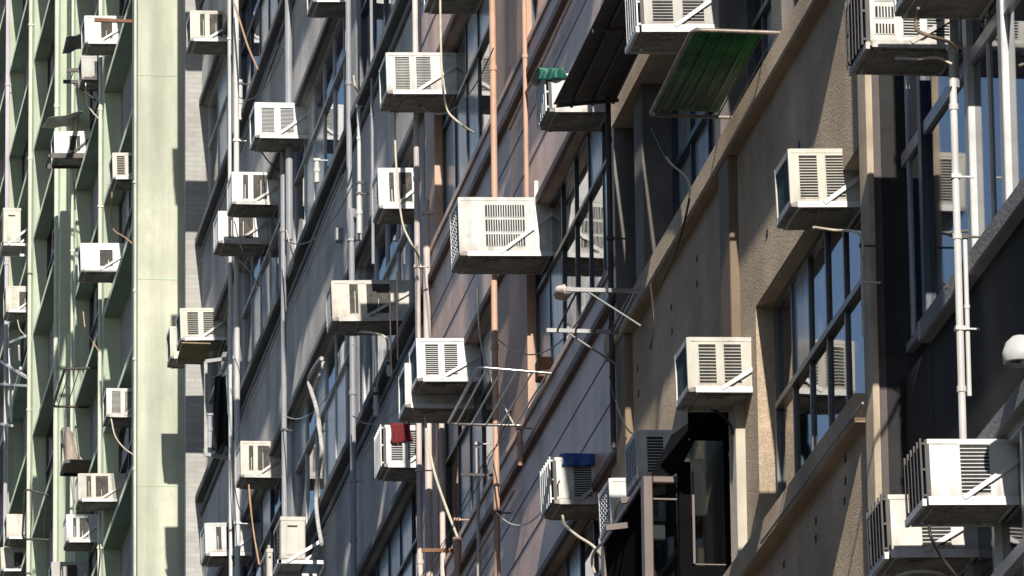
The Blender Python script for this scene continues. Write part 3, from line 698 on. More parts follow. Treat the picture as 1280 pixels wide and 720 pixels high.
pipe(572, 672, 780, 6.5, 10.2, M['pvc_pink'], 'short salmon pipe with hopper head at bottom of mauve building', 1, hop=True)
pipe(617, -60, 340, 8, 10.22, M['pvc_pink'], 'salmon pipe above the largest unit at top of mauve building', 2)
pipe(620, 340, 780, 8, 10.22, M['pvc_pink'], 'salmon pipe below the largest unit down to the bottom edge', 3)
pipe(650, 540, 582, 7, 10.24, M['pvc_pink'], 'stub of salmon pipe ending on the brown ledge', 1)
pipe(762, -60, 560, 7, 10.22, M['pipe_dark'], 'dark brown iron pipe at the joint of mauve and beige buildings', 4)
pipe(1197, 60, 560, 9.5, 10.40, M['pvc_white'], 'thick white pipe in front of the charcoal building', 3)
pipe(1209, 300, 495, 6, 10.46, M['pvc_white'], 'thin white pipe close behind the thick one on charcoal wall', 1)
pipe(1192, -60, 110, 11, 10.42, M['pvc_grey'], 'grey upper length of pipe behind the many-slotted unit', 1)
pipe(915, 520, 760, 4, 10.28, M['pvc_white'], 'thin white conduit on the cream pilaster beside the black enclosure', 2)
pipe(1078, 296, 420, 4, 10.24, M['pvc_white'], 'thin white conduit below the hose on beige corner', 2)

# ------------------------------------------------------------------ hoses and cables
def hose(pts, r, m, label, name='drain_hose', cat='hose', X=10.1, grp='hoses and cables hanging on the facades'):
    P = [PX(p[0], p[1], p[2] if len(p) > 2 else X) for p in pts]
    t = MB(); t.tube(smooth_path(P), r, 7); return tag(t.build(name, m), label, cat, grp)
H = hose
H([(1017, 284, 10.0), (1045, 288, 10.2), (1066, 289, 10.25), (1077, 297, 10.24), (1079, 320, 10.24)], .011, M['hose'], 'cream hose from the unit high on the beige wall')
H([(868, 511, 10.0), (890, 512, 10.1), (908, 524, 10.2), (916, 545, 10.25), (917, 600, 10.27)], .012, M['hose_dark'], 'dark hose curving down beside the black enclosure')
H([(703, 645, 9.95), (706, 656, 9.95), (722, 670, 10.0), (742, 683, 10.1), (754, 700, 10.2)], .014, M['hose'], 'cream hose hanging from the unit with blue cloth')
H([(782, 622, 9.9), (774, 627, 9.9), (769, 640, 9.92), (769, 656, 9.95)], .013, M['hose'], 'short cream hose looping in front of unit on the brown shelf')
H([(776, 676, 9.95), (756, 678, 9.95), (743, 690, 9.95), (740, 704, 10), (746, 722, 10)], .013, M['hose'], 'bent cream hose at the bottom edge left of the enclosure')
H([(493, 130, 9.9), (494, 180, 9.9), (497, 230, 9.9), (503, 278, 9.95), (514, 304, 10.0), (523, 320, 10.12), (524, 332, 10.14)], .012, M['hose'], 'long cream hose hanging from the long white unit past the mesh fronted one')
H([(550, -20, 9.95), (551, 50, 9.92), (553, 100, 9.92), (558, 135, 10.0), (572, 152, 10.1), (592, 166, 10.3)], .012, M['hose'], 'cream hose hanging across the long white unit from the top edge')
H([(530, 490, 10.0), (533, 540, 10.0), (543, 590, 10.05), (558, 635, 10.1), (572, 672, 10.2)], .015, M['hose'], 'pale hose hanging from unit beside the rack into the hopper pipe')
H([(440, 414, 9.9), (465, 416, 10), (482, 422, 10.1), (484, 440, 10.2), (476, 462, 10.22), (470, 488, 10.25)], .012, M['hose'], 'pale hose under the half shaded long unit')
H([(293, 5, 10.1), (301, 30, 10.12), (310, 58, 10.15), (322, 86, 10.2)], .014, M['hose_tan'], 'dark to rusty hose slanting down from the top of grey building')
H([(311, 606, 10.0), (313, 630, 10.0), (317, 665, 10.05), (324, 706, 10.1)], .012, M['hose_tan'], 'rusty brown hose under the unit at lower grey wall')
H([(327, 190, 10.0), (337, 203, 10.1), (352, 216, 10.25)], .010, M['hose_dark'], 'dark cable under the half shaded unit on upper grey wall')
H([(293, 277, 9.95), (300, 305, 9.95), (312, 335, 10.0), (322, 362, 10.1)], .007, M['hose_dark'], 'thin black wire crossing the lower of the two stacked units', 'cable', 'cable')
H([(298, 325, 10.0), (310, 337, 10.1), (325, 358, 10.2)], .007, M['hose_dark'], 'thin black wire below the two stacked units', 'cable', 'cable')
H([(358, 288, 10.2), (364, 312, 10.2), (367, 326, 10.2), (361, 345, 10.25)], .010, M['hose'], 'short cream hose on grey pilaster left of the blue windows')
H([(442, 95, 10.15), (444, 108, 10.15), (449, 118, 10.25)], .012, M['hose'], 'short cream hose feeding the thin white pipe')
H([(140, 240, 9.6), (139, 270, 9.6), (142, 287, 9.6), (155, 296, 9.6), (165, 304, 9.65)], .012, M['hose_tan'], 'tan hose looping from rusty louvred unit to the column pipe')
H([(104, 390, 9.55), (107, 412, 9.55), (115, 426, 9.6), (123, 438, 9.7)], .012, M['hose_tan'], 'tan hose on green building above the empty rack frame')
H([(139, 524, 9.5), (144, 545, 9.5), (155, 560, 9.55), (169, 570, 9.65)], .012, M['hose'], 'cream hose from twin-louvre unit to the column pipe')
H([(107, 104, 9.55), (109, 128, 9.55), (115, 139, 9.6), (123, 148, 9.7)], .012, M['hose'], 'cream hose below the iron cage on green building')
H([(90, 210, 9.6), (93, 228, 9.6), (94, 262, 9.7)], .010, M['hose_dark'], 'dark hose below the cream unit under bent sheet')
H([(124, 680, 9.6), (125, 695, 9.7), (122, 730, 9.72)], .012, M['hose_tan'], 'tan hose at the bottom of green building')
H([(22, 400, 9.6), (25, 412, 9.6), (32, 420, 9.7)], .010, M['hose'], 'short cream hose at left edge below white unit')
H([(1148, 10, 9.95), (1145, 26, 9.95), (1147, 38, 9.95), (1165, 46, 10.05), (1187, 53, 10.25), (1195, 66, 10.36)], .014, mat('brown_hose', (0.22, 0.16, 0.11), .5), 'brown hose hanging across the many-slotted white unit')
H([(1161, 655, 10.0), (1164, 672, 10.0), (1176, 695, 10.1), (1192, 716, 10.2), (1206, 735, 10.3)], .012, M['hose_dark'], 'dark hose hanging under the lower right unit')
H([(1122, 720, 10.0), (1142, 715, 10.05), (1170, 716, 10.2), (1185, 722, 10.3)], .012, M['hose'], 'cream hose at the bottom edge under lower right unit')
H([(1120, 73, 10.0), (1145, 74, 10.1), (1170, 72, 10.25), (1190, 80, 10.36)], .010, M['hose'], 'tan hose under the many-slotted white unit')
H([(402, 448, 10.2), (392, 462, 10.18), (386, 476, 10.16), (390, 492, 10.16), (395, 508, 10.17), (398, 530, 10.2), (402, 560, 10.2), (398, 590, 10.2), (395, 620, 10.2), (397, 650, 10.2), (402, 680, 10.2)], .027, M['hose_white'], 'thick white wrapped conduit twisting down beside blue windows', 'conduit', 'conduit')
H([(404, 452, 10.25), (399, 470, 10.2), (393, 486, 10.2), (394, 505, 10.2), (400, 530, 10.22), (401, 560, 10.25)], .019, M['hose_white'], 'thinner white conduit wound round the thick one', 'conduit', 'conduit')
H([(597, 360, 10.3), (600, 420, 10.3), (612, 470, 10.3), (634, 515, 10.3), (642, 530, 10.3)], .010, M['hose'], 'pale cable falling behind the steel laundry rack', 'cable', 'cable')
H([(815, 160, 10.2), (835, 200, 10.2), (858, 222, 10.2), (862, 243, 10.1), (856, 275, 10.1), (848, 305, 10.1), (838, 330, 10.1), (826, 355, 10.1)], .010, M['hose_dark'], 'black cable drooping over the upper ochre ledge', 'cable', 'cable')
H([(813, 355, 10.22), (817, 395, 10.22), (815, 425, 10.22), (813, 436, 10.22)], .009, M['hose_dark'], 'short black cable hanging below the upper ochre ledge', 'cable', 'cable')
for a in (((640, 512), (590, 620), (520, 730)), ((632, 545), (598, 590), (535, 725))):
    H([(a[0][0], a[0][1], 10.2), (a[1][0], a[1][1], 10.15), (a[2][0], a[2][1], 10.1)], .005, M['hose_dark'], 'taut thin black wire slanting across lower mauve building', 'cable', 'cable', grp='slanting wires below the laundry rack')
for (u0, v0, u1, v1, lab) in ((487, 360, 489, 470, 'grey wire hanging left over right end of half shaded unit'), (496, 340, 497, 450, 'grey wire hanging right over right end of half shaded unit')):
    H([(u0, v0, 10.1), ((u0+u1)/2, (v0+v1)/2, 10.08), (u1, v1, 10.1)], .010, M['pipe_dark'], lab, 'cable', 'cable')

def run(u0, u1, X, z, r, m, label):
    a, b = YU(u0, X), YU(u1, X); n = max(2, int(abs(b-a)/1.2)); P = []
    for i in range(n+1):
        y = a+(b-a)*i/n; P.append(Vv((X+random.uniform(-.008, .008), y, z+random.uniform(-.02, .01))))
    t = MB(); t.tube(smooth_path(P, 3), r, 7); return tag(t.build('conduit', m), label, 'conduit', 'thin conduits running along the ledges')
run(300, 430, 10.33, 26.02-.30, .014, M['hose_white'], 'thin white conduit under the grey ledge left of the long grey pipe')
run(330, 520, 10.33, 22.10-.30, .012, M['pvc_grey'], 'thin grey conduit under the middle grey ledge')
run(250, 350, 10.33, 29.90-.28, .012, M['pvc_grey'], 'thin grey conduit under the ledge at upper left of grey building')
run(545, 640, 10.31, 18.72-.62, .014, M['pvc_pink'], 'salmon conduit below the brown ledge at lower mauve building')
run(640, 755, 10.31, 22.52-.60, .014, M['pvc_pink'], 'salmon conduit below the upper brown ledge of mauve building')
run(800, 900, 10.30, 14.0-.55, .010, M['hose_dark'], 'thin black conduit low on the beige wall')
run(945, 1075, 10.225, 14.0+.05, .010, M['pvc_grey'], 'thin grey conduit clipped along the lower beige ledge')
for (u, v, X, w_, h_, m, lab) in ((425, 300, 10.34, .08, .16, 'pvc_grey', 'small grey junction box beside the long grey pipe'), (680, 470, 10.31, .14, .2, 'rust', 'small rusty box on the mauve wall beside the laundry rack')):
    q = PX(u, v, X); b = MB(); b.box(q.x-.05, q.x+.08, q.y, q.y+w_*2, q.z, q.z+h_); tag(b.build('junction_box', M[m], bevel=.008), lab, 'box', 'junction boxes on the walls')
# short pipe ends standing on the grey ledges
for (u, v0, v1, m, lab) in ((300, 100, 150, 'pvc_white', 'short white pipe stub at the upper left grey window'), (396, 200, 228, 'pvc_white', 'short white pipe stub on the ledge below the dark grey window'), (449, 240, 292, 'pvc_white', 'white pipe stub beside the hopper of the long grey pipe'), (470, 485, 520, 'pvc_white', 'white pipe stub feeding from the pale hose on middle grey ledge'), (262, 520, 560, 'pvc_grey', 'grey pipe stub under the black garment'), (487, 450, 470, 'pvc_white', 'white pipe stub below the two grey wires')):
    pipe(u, v0, v1, 6.5, 10.26, M[m], lab, 1, 'short pipe stubs on the ledges')
pipe(657, -60, 330, 6, 10.30, M['pvc_pink'], 'slim salmon pipe right of the salmon pilaster above the largest unit', 2)
pipe(598, 560, 780, 5, 10.30, M['pvc_pale_pink'], 'slim pale pink pipe left of the salmon pipe at the bottom edge', 2)
pipe(465, -60, 330, 4, 10.32, M['pvc_grey'], 'slim grey pipe between the long grey pipe and mesh fronted unit', 2)
# ------------------------------------------------------------------ more drooping cables
def droop(p, q, sag, X, r, m, lab, X2=None):
    P = []
    for i in range(7):
        t = i/6; P.append((p[0]+(q[0]-p[0])*t, p[1]+(q[1]-p[1])*t+sag*4*t*(1-t), X+((X2 or X)-X)*t))
    H(P, r, m, lab, 'cable', 'cable', grp='drooping cables between the pipes')
droop((296, 120), (355, 60), 26, 10.2, .007, M['hose_dark'], 'black cable drooping between left pipe pair and grey pilaster pipe near the top')
droop((355, 300), (441, 230), 30, 10.2, .007, M['hose_dark'], 'black cable drooping between bluish pipe and hopper of the long grey pipe')
droop((355, 520), (441, 430), 34, 10.22, .007, M['hose_white'], 'white cable drooping past the wrapped conduit')
droop((441, 520), (522, 470), 30, 10.18, .007, M['hose_dark'], 'black cable drooping to the joint pipe above the red cloth')
droop((522, 130), (617, 60), 40, 10.15, .007, M['hose_dark'], 'black cable drooping behind the long white unit to the salmon pipe')
droop((617, 420), (762, 330), 60, 10.18, .007, M['hose_dark'], 'black cable drooping from salmon pipe to the dark iron pipe')
droop((620, 640), (700, 600), 34, 10.2, .008, M['hose'], 'cream cable drooping from salmon pipe to the unit with blue cloth', 10.0)
droop((762, 470), (800, 540), 26, 10.2, .008, M['hose_dark'], 'black cable falling from the dark iron pipe to the enclosure units', 10.0)
droop((288, 560), (302, 640), 18, 10.1, .007, M['hose_dark'], 'black cable hanging between the two lowest units of grey building')
# ------------------------------------------------------------------ racks
def rack(wall, outer, far, m, label, rodm=None, Xw_=10.36, r=.018, nslat=5, slat_r=.009, dirn='y', name='laundry_rack', cat='laundry rack', struts=True, sheet=None, round_=True, hooks=False):
    a = PX(wall[0], wall[1], Xw_); b = PY(outer[0], outer[1], a.y); c = PX(far[0], far[1], b.x)
    d = Vv((Xw_, c.y, c.z))
    root = thing(name, a, label, cat, 'laundry racks and canopies on the facades')
    t = MB()
    if round_:
        def cut(p, q, k=.07): return p+(q-p).normalized()*k
        t.tube([a, cut(b, a), b+((a-b).normalized()+(c-b).normalized())*.02, cut(b, c), cut(c, b), c+((d-c).normalized()+(b-c).normalized())*.02, cut(c, d), d], r, 8)
    else:
        t.bar(a, b, r*2.2, r*2.6); t.bar(c, d, r*2.2, r*2.6); t.bar(a-(a-b).normalized()*.03, d-(d-c).normalized()*.03, r*1.6, r*2.0)
    t.build('frame', m, root)
    for i in range(nslat):
        k = (i+.6)/nslat
        s = MB(); p, q = b+(a-b)*k, c+(d-c)*k
        s.tube([p, q], slat_r, 6); s.build('rod', rodm or m, root)
    if struts:
        for p, q in ((a, b), (d, c)):
            s = MB(); s.tube([q+(p-q)*.25, p+Vv((0, 0, -.32))], r*.7, 6); s.build('strut', m, root)
    if sheet:
        n = 40
        s = MB(); e = (b-a)*.96; f_ = (d-a)
        s.grid(lambda i, j: a+(b-a)*.2*(1-i)+Vv((0, 0, .03+.004*math.sin(i*60)-.03*math.sin(j*3.1)*math.sin(i*3.1)))+e*i+f_*(.02+.96*j), n, 2)
        s.build('sheet', sheet, root, solid=.004)
    return root
rack((692, 467), (598, 459), (560, 530), M['steel'], 'steel tube laundry rack sticking out from mauve building below the centre', Xw_=10.36, r=.016, nslat=5, slat_r=.010, struts=False)
rack((800, 364), (708, 362), (683, 413), M['alu_dull'], 'rack of pale bars and dark rods at joint of mauve and beige buildings', Xw_=10.2, r=.014, nslat=4, slat_r=.010, round_=False, rodm=M['iron_dark'])
rack((976, 41), (866, 37), (812, 144), M['steel_old'], rodm=M['iron_dark'], label= 'canopy of green corrugated plastic on a steel tube frame above the beige ledge', Xw_=10.34, r=.017, nslat=7, slat_r=.006, sheet=M['green_sheet'], name='canopy', cat='canopy', struts=False)
rack((127, 460), (81, 461), (66, 508), M['iron_dark'], 'empty dark metal rack frame on green building above the shelf of planks', Xw_=10.0, r=.022, nslat=4, slat_r=.008, struts=False)
rack((126, 87), (84, 88), (79, 102), M['iron_dark'], 'dark iron cage shelf below the topmost unit on green building', Xw_=9.9, r=.022, nslat=3, slat_r=.008, round_=False)
rack((64, 620), (31, 611), (28, 674), M['iron_dark'], 'dark iron rack at lower left in front of green building', Xw_=9.85, r=.02, nslat=2, slat_r=.008, struts=False)
q = PX(704, 366, 9.75)
b = MB()
def blob(i, j):
    th, ph = i*2*math.pi, j*math.pi
    k = 1+.18*math.sin(3*th+2*ph)+.12*math.sin(7*th)
    return q+Vv((.085*k*math.sin(ph)*math.cos(th), .16*k*math.sin(ph)*math.sin(th), .055*k*math.cos(ph)))
b.grid(blob, 20, 12); tag(b.build('rag_bundle', M['pvc_pale_pink']), 'dusty pink rag bundled on the outer end of the pale barred rack', 'rag')
# white rails stacked at the left edge
rw = thing('rail_bracket', PX(33, 450, 9.75), 'white bracket of rails and posts at left edge of green building', 'bracket')
b = MB()
for (p, q) in (((2, 452), (34, 472)), ((2, 480), (34, 482)), ((6, 425), (6, 490)), ((12, 436), (14, 528)), ((13, 428), (32, 420)), ((2, 530), (16, 532)), ((16, 500), (26, 460)), ((24, 432), (25, 450))):
    b.bar(PX(*p, 9.72), PX(*q, 9.75), .045, .045)
b.build('rail', M['iron_white'], rw)

# dark awning over the unit with green tarpaulin
def sheet_thing(name, corners, m, label, cat, th=.012, ribs=0, ribm=None, group=None):
    P = corners; o = (P[0]+P[1]+P[2]+P[3])/4
    root = thing(name, P[0], label, cat, group)
    s = MB(); s.grid(lambda i, j: (P[0]*(1-i)+P[1]*i)*(1-j)+(P[3]*(1-i)+P[2]*i)*j+Vv((0, 0, .012*math.sin(i*9+j*5))), 10, 10)
    s.build('sheet', m, root, solid=th)
    if ribs:
        for k in range(ribs):
            t = MB(); i = (k+.15)/ribs
            t.bar((P[0]*(1-i)+P[1]*i)-Vv((0, 0, .03)), (P[3]*(1-i)+P[2]*i)-Vv((0, 0, .03)), .025, .03); t.build('rib', ribm, root)
        for jj in (.03, .45, .97):
            t = MB(); t.bar((P[0]*(1-jj)+P[3]*jj)-Vv((0, 0, .06)), (P[1]*(1-jj)+P[2]*jj)-Vv((0, 0, .06)), .03, .03); t.build('rib', ribm, root)
    return root
nA = PX(770, 124, 10.3); fo = PY(692, 131, nA.y)
near_y = nA.y-5.2
sheet_thing('awning', [nA, fo, Vv((fo.x+.04, near_y, fo.z+.12)), Vv((nA.x, near_y, nA.z+.12))], M['awning_dark'], 'long dark sheet awning seen from below at the top, over a tarpaulin topped unit', 'awning', ribs=3, ribm=M['iron_dark'])
# small sheets over green building units
p = [PX(103, 42, 9.7), PX(83, 46, 9.25), PX(78, 68, 9.3), PX(103, 60, 9.75)]
sheet_thing('metal_sheet', p, M['awning_grey'], 'grey sheet of metal hung left of the topmost unit on green building', 'sheet', .01)
p = [PX(104, 139, 9.85), PX(60, 148, 9.3), PX(52, 160, 9.32), PX(90, 158, 9.85)]
sheet_thing('metal_sheet', p, M['awning_grey'], 'bent grey metal sheet over the cream unit on green building', 'sheet', .01)
a = PX(118, 24.5, 9.35); b_ = Vv((10.0, a.y, PX(170, 27, 9.7).z))
t = MB(); a2 = PY(118, 25, YU(160, 9.6, 25)); b2 = PY(170, 27, a2.y); t.bar(a2, b2, .05, .05)
tag(t.build('angle_iron', M['rust']), 'rusty angle iron sticking out above the topmost unit on green building', 'iron bar')
# green horizontal rust bars on mauve pipes
t = MB(); q = PX(570, 688, 10.25); t.bar(PY(527, 688, q.y), q, .03, .04); tag(t.build('angle_iron', M['rust']), 'rusty bar across the pipes at bottom of mauve building', 'iron bar')
t = MB(); q = PX(616, 594, 10.25); t.bar(PY(576, 593, q.y), q, .02, .025); tag(t.build('angle_iron', M['pipe_dark']), 'thin dark bar holding the salmon pipe below the laundry rack', 'iron bar')

# cloths
def cloth(u0, v0, u1, v1, X, m, label, name, cat, over=.35, wav=.012, n=7):
    y = X; a = PY(u0, v0, y); b = PY(u1, v0, y); d = PY(u0, v1, y)
    w = b.x-a.x; hgt = a.z-d.z
    s = MB()
    def fn(i, j):
        x = a.x+w*i
        wv = wav*math.sin(i*n*2.1+1)*1.0
        if j < .4: return Vv((x, y+over*(1-j/.4)-.02, a.z+.012+wv*.3))
        k = (j-.4)/.6
        return Vv((x+.02*math.sin(k*3+i*4), y-.03+wv*k, a.z-hgt*k*(1+.10*math.sin(i*5))+.01*(1-k)))
    s.grid(fn, 26, 14)
    o = s.build(name, m, solid=.006); return tag(o, label, cat)
yr = PX(538, 582, 10.5).y
def at_y(u, v, Y): return PY(u, v, Y)
a = PY(487, 532, yr-.01); cloth(487, 530, 514, 553, yr, M['red_cloth'], 'dark red knitted cloth hung over a white unit', 'cloth', 'cloth', n=14, wav=.02)
yr = PX(762, 627, 10.5).y; a = PY(702, 566, yr-.01)
cloth(701, 568, 757, 582, yr-.01, M['blue_cloth'], 'blue tarpaulin laid over top of a white unit', 'tarpaulin', 'tarpaulin', over=.55)
yr = PX(762, 137, 10.5).y; a = PY(675, 80, yr-.01)
cloth(672, 86, 708, 99, yr-.01, M['green_tarp'], 'green tarpaulin bunched over top of a white unit', 'tarpaulin', 'tarpaulin', over=.6, wav=.025)

# shelf of planks on green building
rt = thing('shelf', PX(118, 588, 9.9), 'dark iron shelf on green building under a stack of planks', 'shelf')
y0 = PX(119, 590, 9.95).y
A1 = PY(119, 578, y0); A2 = PY(82, 577, y0)
b = MB()
b.bar(A1, A2, .04, .05); b.bar(A1+Vv((0, .9, 0)), A2+Vv((0, .9, 0)), .04, .05); b.bar(A2, A2+Vv((0, .9, 0)), .05, .05); b.bar(A2, A2+Vv((0, .02, .75)), .03, .03); b.bar(A2+Vv((0, .9, 0)), A2+Vv((0, .9, .75)), .03, .03)
b.build('frame', M['iron_dark'], rt)
b = MB(); b.box(A2.x, A1.x, y0+.02, y0+.88, A1.z+.026, A1.z+.05); b.build('board', M['ply'], rt)
for i, (u0, u1, vt_, tl) in enumerate(((84, 95, 527, .02), (94, 102, 530, .04), (101, 110, 546, .09))):
    p = PY(u0, 574, y0); q = PY(u1, 574, y0); tp = PY(u0, vt_, y0)
    b = MB(); dx = tl*3
    yy = y0+.25+.05*i
    b.hexa([(p.x, yy, p.z+.03), (q.x-.006, yy, p.z+.03), (q.x-.006, yy+.25, p.z+.03), (p.x, yy+.25, p.z+.03), (p.x-dx, yy+.1, tp.z), (q.x-dx-.02, yy+.1, tp.z), (q.x-dx-.02, yy+.35, tp.z), (p.x-dx, yy+.35, tp.z)])
    tag(b.build('plank', M['board'], bevel=.01), ('tallest weathered plank at left of the stack on the iron shelf', 'middle weathered plank on the iron shelf', 'shortest leaning plank at right on the iron shelf')[i], 'plank', 'planks on the iron shelf')

# plywood under unit
yy = PX(281, 423, 10.5).y
p0 = PY(227, 428, yy); p1 = PY(263, 429, yy)
b = MB(); b.hexa([p0+Vv((0, -.03, -.02)), p1+Vv((0, -.03, -.02)), p1+Vv((-.02, .62, -.16)), p0+Vv((-.02, .62, -.16)), p0+Vv((0, -.03, 0)), p1+Vv((0, -.03, 0)), p1+Vv((-.02, .62, -.14)), p0+Vv((-.02, .62, -.14))])
tag(b.build('plywood_sheet', M['ply']), 'brown plywood sheet tied under the grey twin-louvre unit', 'plywood')

# open casement and black clothes on grey building
y = YU(285, 10.3, 500)
sash = MB(); a = PY(257, 452, y); c = PY(263, 568, y)
sash.bar(a, Vv((a.x, y, c.z)), .045, .04, up=(0, 1, 0)); sash.bar(Vv((a.x, y, c.z)), Vv((10.45, y-.1, c.z-.1)), .05, .05); sash.bar(a, Vv((10.45, y-.1, a.z+.05)), .05, .05)
so = sash.build('window_sash', M['alu_dull'], grey)
cl = MB(); w0 = PY(265, 470, y-.35); w1 = PY(286, 560, y-.35)
cl.grid(lambda i, j: Vv((w0.x+(w1.x-w0.x)*(i*(.6+.4*j)+.2*(1-j)), y-.35+.05*math.sin(i*11+j*2), w0.z+(w1.z-w0.z)*j*(1+.06*math.sin(i*7)))), 20, 14)
tag(cl.build('garment', M['black_cloth'], solid=.01), 'black garment on a white hanger by the open casement of grey building', 'clothing')
hg = MB(); hc = PY(277, 460, y-.35)
hg.tube([hc+Vv((.03*math.cos(t), 0, .03*math.sin(t))) for t in [i*.45-1.2 for i in range(10)]]+[hc+Vv((0, 0, -.08))], .006, 6)
hg.tube([hc+Vv((-.13, 0, -.14)), hc+Vv((0, 0, -.08)), hc+Vv((.13, 0, -.14))], .006, 6)
tag(hg.build('clothes_hanger', M['pvc_white']), 'white hanger holding the black garment', 'hanger')

# black balcony enclosure with brown frame
ye = PX(914, 640, 10.34).y
def E(u, v): return PY(u, v, ye)
en = thing('balcony_enclosure', E(914, 720), 'black glazed balcony enclosure with brown metal corner frame below the beige wall', 'enclosure')
xo = E(804, 640).x; ztop = E(804, 594).z; zb = ztop-2.6; dpt = 2.4
b = MB()
b.box(xo, xo+.085, ye-.0, ye+.12, zb, ztop); b.box(xo+.085, E(848, 594).x, ye+.004, ye+.09, ztop-.06, ztop); b.box(xo+.002, xo+.09, ye+.12, ye+dpt, ztop-.06, ztop-.003)
b.box(xo-.0, xo+.10, ye+dpt-.12, ye+dpt, zb, ztop-.061); b.build('frame', M['brown_frame'], en, bevel=.008)
b = MB(); b.box(xo+.08, E(847, 640).x, ye+.03, ye+.04, zb, ztop-.055); b.build('pane', M['glass_clear'], en)
b = MB(); b.box(xo+.03, xo+.05, ye+.115, ye+dpt-.11, zb, ztop-.055); b.build('side_panel', M['black'], en)
x1 = E(849, 640).x; zt2 = E(880, 512).z; x2 = 10.40
b = MB(); b.box(x1, x1+.10, ye-.02, ye+.1, zb, ztop+.12); b.box(E(908, 640).x, E(914, 640).x, ye-.02, ye+.1, zb, zt2)
b.box(x1+.10, E(908, 640).x, ye-.012, ye+.08, E(880, 710).z-.5, E(880, 708).z); b.box(x1+.1, E(908, 640).x, ye-.016, ye+.08, zt2-.25, zt2)
b.build('door_frame', M['black'], en, bevel=.004)
b = MB(); xa, xb_ = E(868, 640).x, E(906, 640).x
b.box(xa-.02, xa, ye-.018, ye-.008, E(870, 705).z, E(870, 590).z); b.box(xa, xb_, ye-.018, ye-.008, E(870, 706.5).z, E(870, 705).z); b.build('door_trim', M['brown_frame'], en)
b = MB(); b.box(x1+.1, E(908, 640).x, ye+.02, ye+.03, zb, zt2-.24); b.build('pane', M['glass_clear'], en)
b = MB(); b.box(xo+.06, x1+.1, ye+1.3, ye+1.36, zb, ztop-.08); b.build('back_partition', M['inner_dark'], en)
b = MB(); b.box(x1+.1005, x2, ye+1.3, ye+1.36, zb, zt2-.1); b.build('back_partition', M['inner_dark'], en)
b = MB(); b.box(xo+.06, x2, ye+.14, ye+1.29, E(830, 700).z-.3, E(830, 698).z-.3); b.build('shelf', M['inner_dark'], en)
b = MB(); b.box(xo+.09, E(847, 640).x, ye+.018, ye+.029, E(830, 624).z, E(830, 622).z); b.build('glazing_bar', M['brown_frame'], en)
b = MB(); b.box(E(886, 640).x, E(894, 640).x, ye+.6, ye+.62, E(886, 692).z, E(886, 626).z); b.build('inner_strip', M['ochre_reflection'], en)  # ochre strip stands in for a golden reflection in the door pane
b = MB(); b.box(E(822, 640).x, E(843, 640).x, ye+.5, ye+.8, E(830, 657).z, E(830, 636).z); b.build('reflection_block', M['reflection_block'], en, bevel=.01)  # pale blocks stand in for white reflections in the pane
b = MB(); b.box(E(817, 640).x, E(823, 640).x, ye+.45, ye+.75, E(830, 700).z, E(830, 684).z); b.build('reflection_block', M['reflection_block'], en, bevel=.01)

# its tilted black flap
q = [E(883, 516), E(862, 512), E(826, 584), E(846, 590)]
b = MB(); b.add([q[0]+Vv((0, -.05, 0)), q[1]+Vv((0, .9, 0)), q[2]+Vv((0, .9, 0)), q[3]+Vv((0, -.05, 0))], [(0, 1, 2, 3)]); b.build('roof_flap', M['black'], en, solid=.03)
# brown shelf legs in front
y = ye+1.0
sh = thing('shelf_stand', PY(790, 700, y), 'brown metal stand carrying two units left of the black enclosure', 'stand')
b = MB()
for u in (792, 800): p = PY(u, 624, y); b.box(p.x-.02, p.x+.02, y-.02, y+.02, p.z-1.5, p.z)
b.build('leg', M['brown_frame'], sh)
b = MB(); p0, p1 = PY(776, 626, y), PY(835, 622, y); b.bar(p0, p1, .04, .05); p0, p1 = PY(757, 660, y), PY(800, 655, y); b.bar(p0, p1, .04, .05); b.build('shelf_bar', M['brown_frame'], sh)

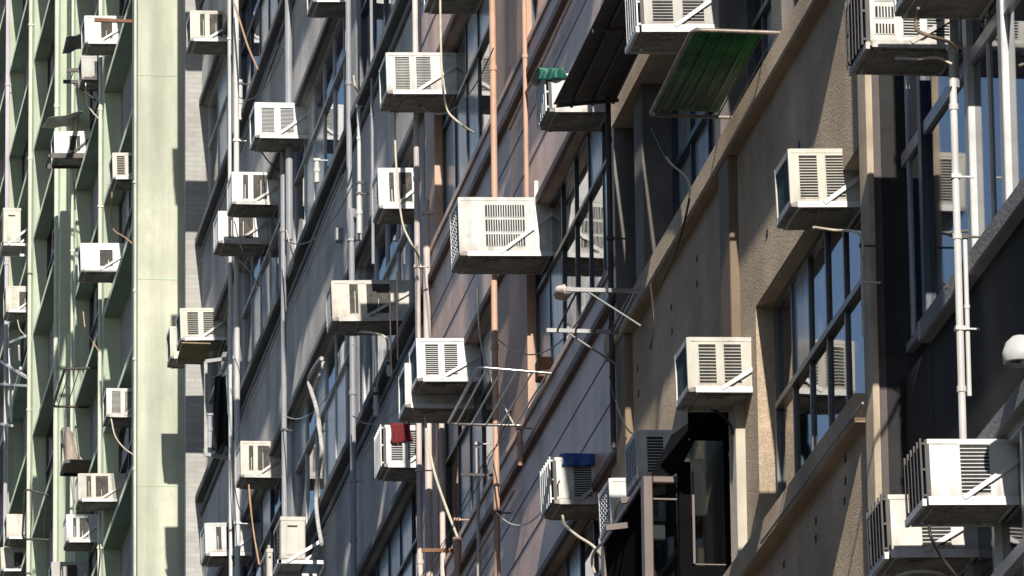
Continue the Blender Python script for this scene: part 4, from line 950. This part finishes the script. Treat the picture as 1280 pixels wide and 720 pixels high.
# dome vent and its wall
y = PX(1287, 470, 10.5).y
dv = thing('vent_cowl', PY(1272, 440, y), 'round white vent cowl at the right edge', 'vent')
cc = PY(1276, 441, y); R_ = abs(PY(1253, 441, y).x-cc.x)
b = MB()
prof = [(0, R_), (R_*.45, R_*.88), (R_*.8, R_*.55), (R_, 0.0), (R_*.98, -R_*.55), (R_*.86, -R_*.6), (R_*.84, 0.0)]
n = 24; vs = []; fs = []
for (r, z) in prof:
    for k in range(n): vs.append(cc+Vv((r*math.cos(2*math.pi*k/n), r*math.sin(2*math.pi*k/n), z)))
for i in range(len(prof)-1):
    for k in range(n): fs.append((i*n+k, i*n+(k+1) % n, (i+1)*n+(k+1) % n, (i+1)*n+k))
b.add(vs, fs, True); b.build('dome', M['pvc_white'], dv)
b = MB(); b.tube([cc+Vv((0, 0, -R_*.1)), cc+Vv((R_*.9, 0, -R_*.05)), Vv((10.6, y, cc.z))], R_*.55, 14); b.build('duct', M['pvc_white'], dv)
b = MB(); b.tube([cc+Vv((0, 0, -R_*.35)), cc+Vv((0, 0, -R_*.3))], R_*.8, 18); b.build('grille', M['ac_dark'], dv)

# ------------------------------------------------------------------ light
SD = Vv((0.104, 1.98, -1.0)).normalized()
sun = bpy.data.lights.new('sun', 'SUN'); sun.energy = 5.0; sun.angle = math.radians(0.5); sun.color = (1.0, 0.945, 0.86)
so = bpy.data.objects.new('sun', sun); C.objects.link(so); so.rotation_euler = SD.to_track_quat('-Z', 'Y').to_euler(); so.location = (-20, -40, 60)
w = bpy.data.worlds.new('World'); S.world = w; w.use_nodes = True
nt = w.node_tree; bg = nt.nodes['Background']
sk = nt.nodes.new('ShaderNodeTexSky'); sk.sky_type = 'NISHITA'; sk.sun_disc = False
sk.sun_elevation = math.asin(-SD.z); sk.sun_rotation = math.atan2(-SD.x, -SD.y)
sk.air_density = 0.85; sk.dust_density = 0.3; sk.ozone_density = 2.2
nt.links.new(sk.outputs[0], bg.inputs[0]); bg.inputs[1].default_value = 0.085

# ------------------------------------------------------------------ camera
cam = bpy.data.cameras.new('camera'); cam.sensor_width = 36; cam.lens = FPX/1280*36; cam.clip_end = 3000
co = bpy.data.objects.new('camera', cam); C.objects.link(co)
co.matrix_world = Matrix(((AR.x, AU.x, -AF.x, 0), (AR.y, AU.y, -AF.y, 0), (AR.z, AU.z, -AF.z, 0), (0, 0, 0, 1)))
S.camera = co
S.view_settings.view_transform = 'Standard'; S.view_settings.look = 'None'; S.view_settings.exposure = 0.2; S.view_settings.gamma = 1
S.view_settings.use_curve_mapping = False
S.render.film_transparent = False
S.cycles.max_bounces = 8
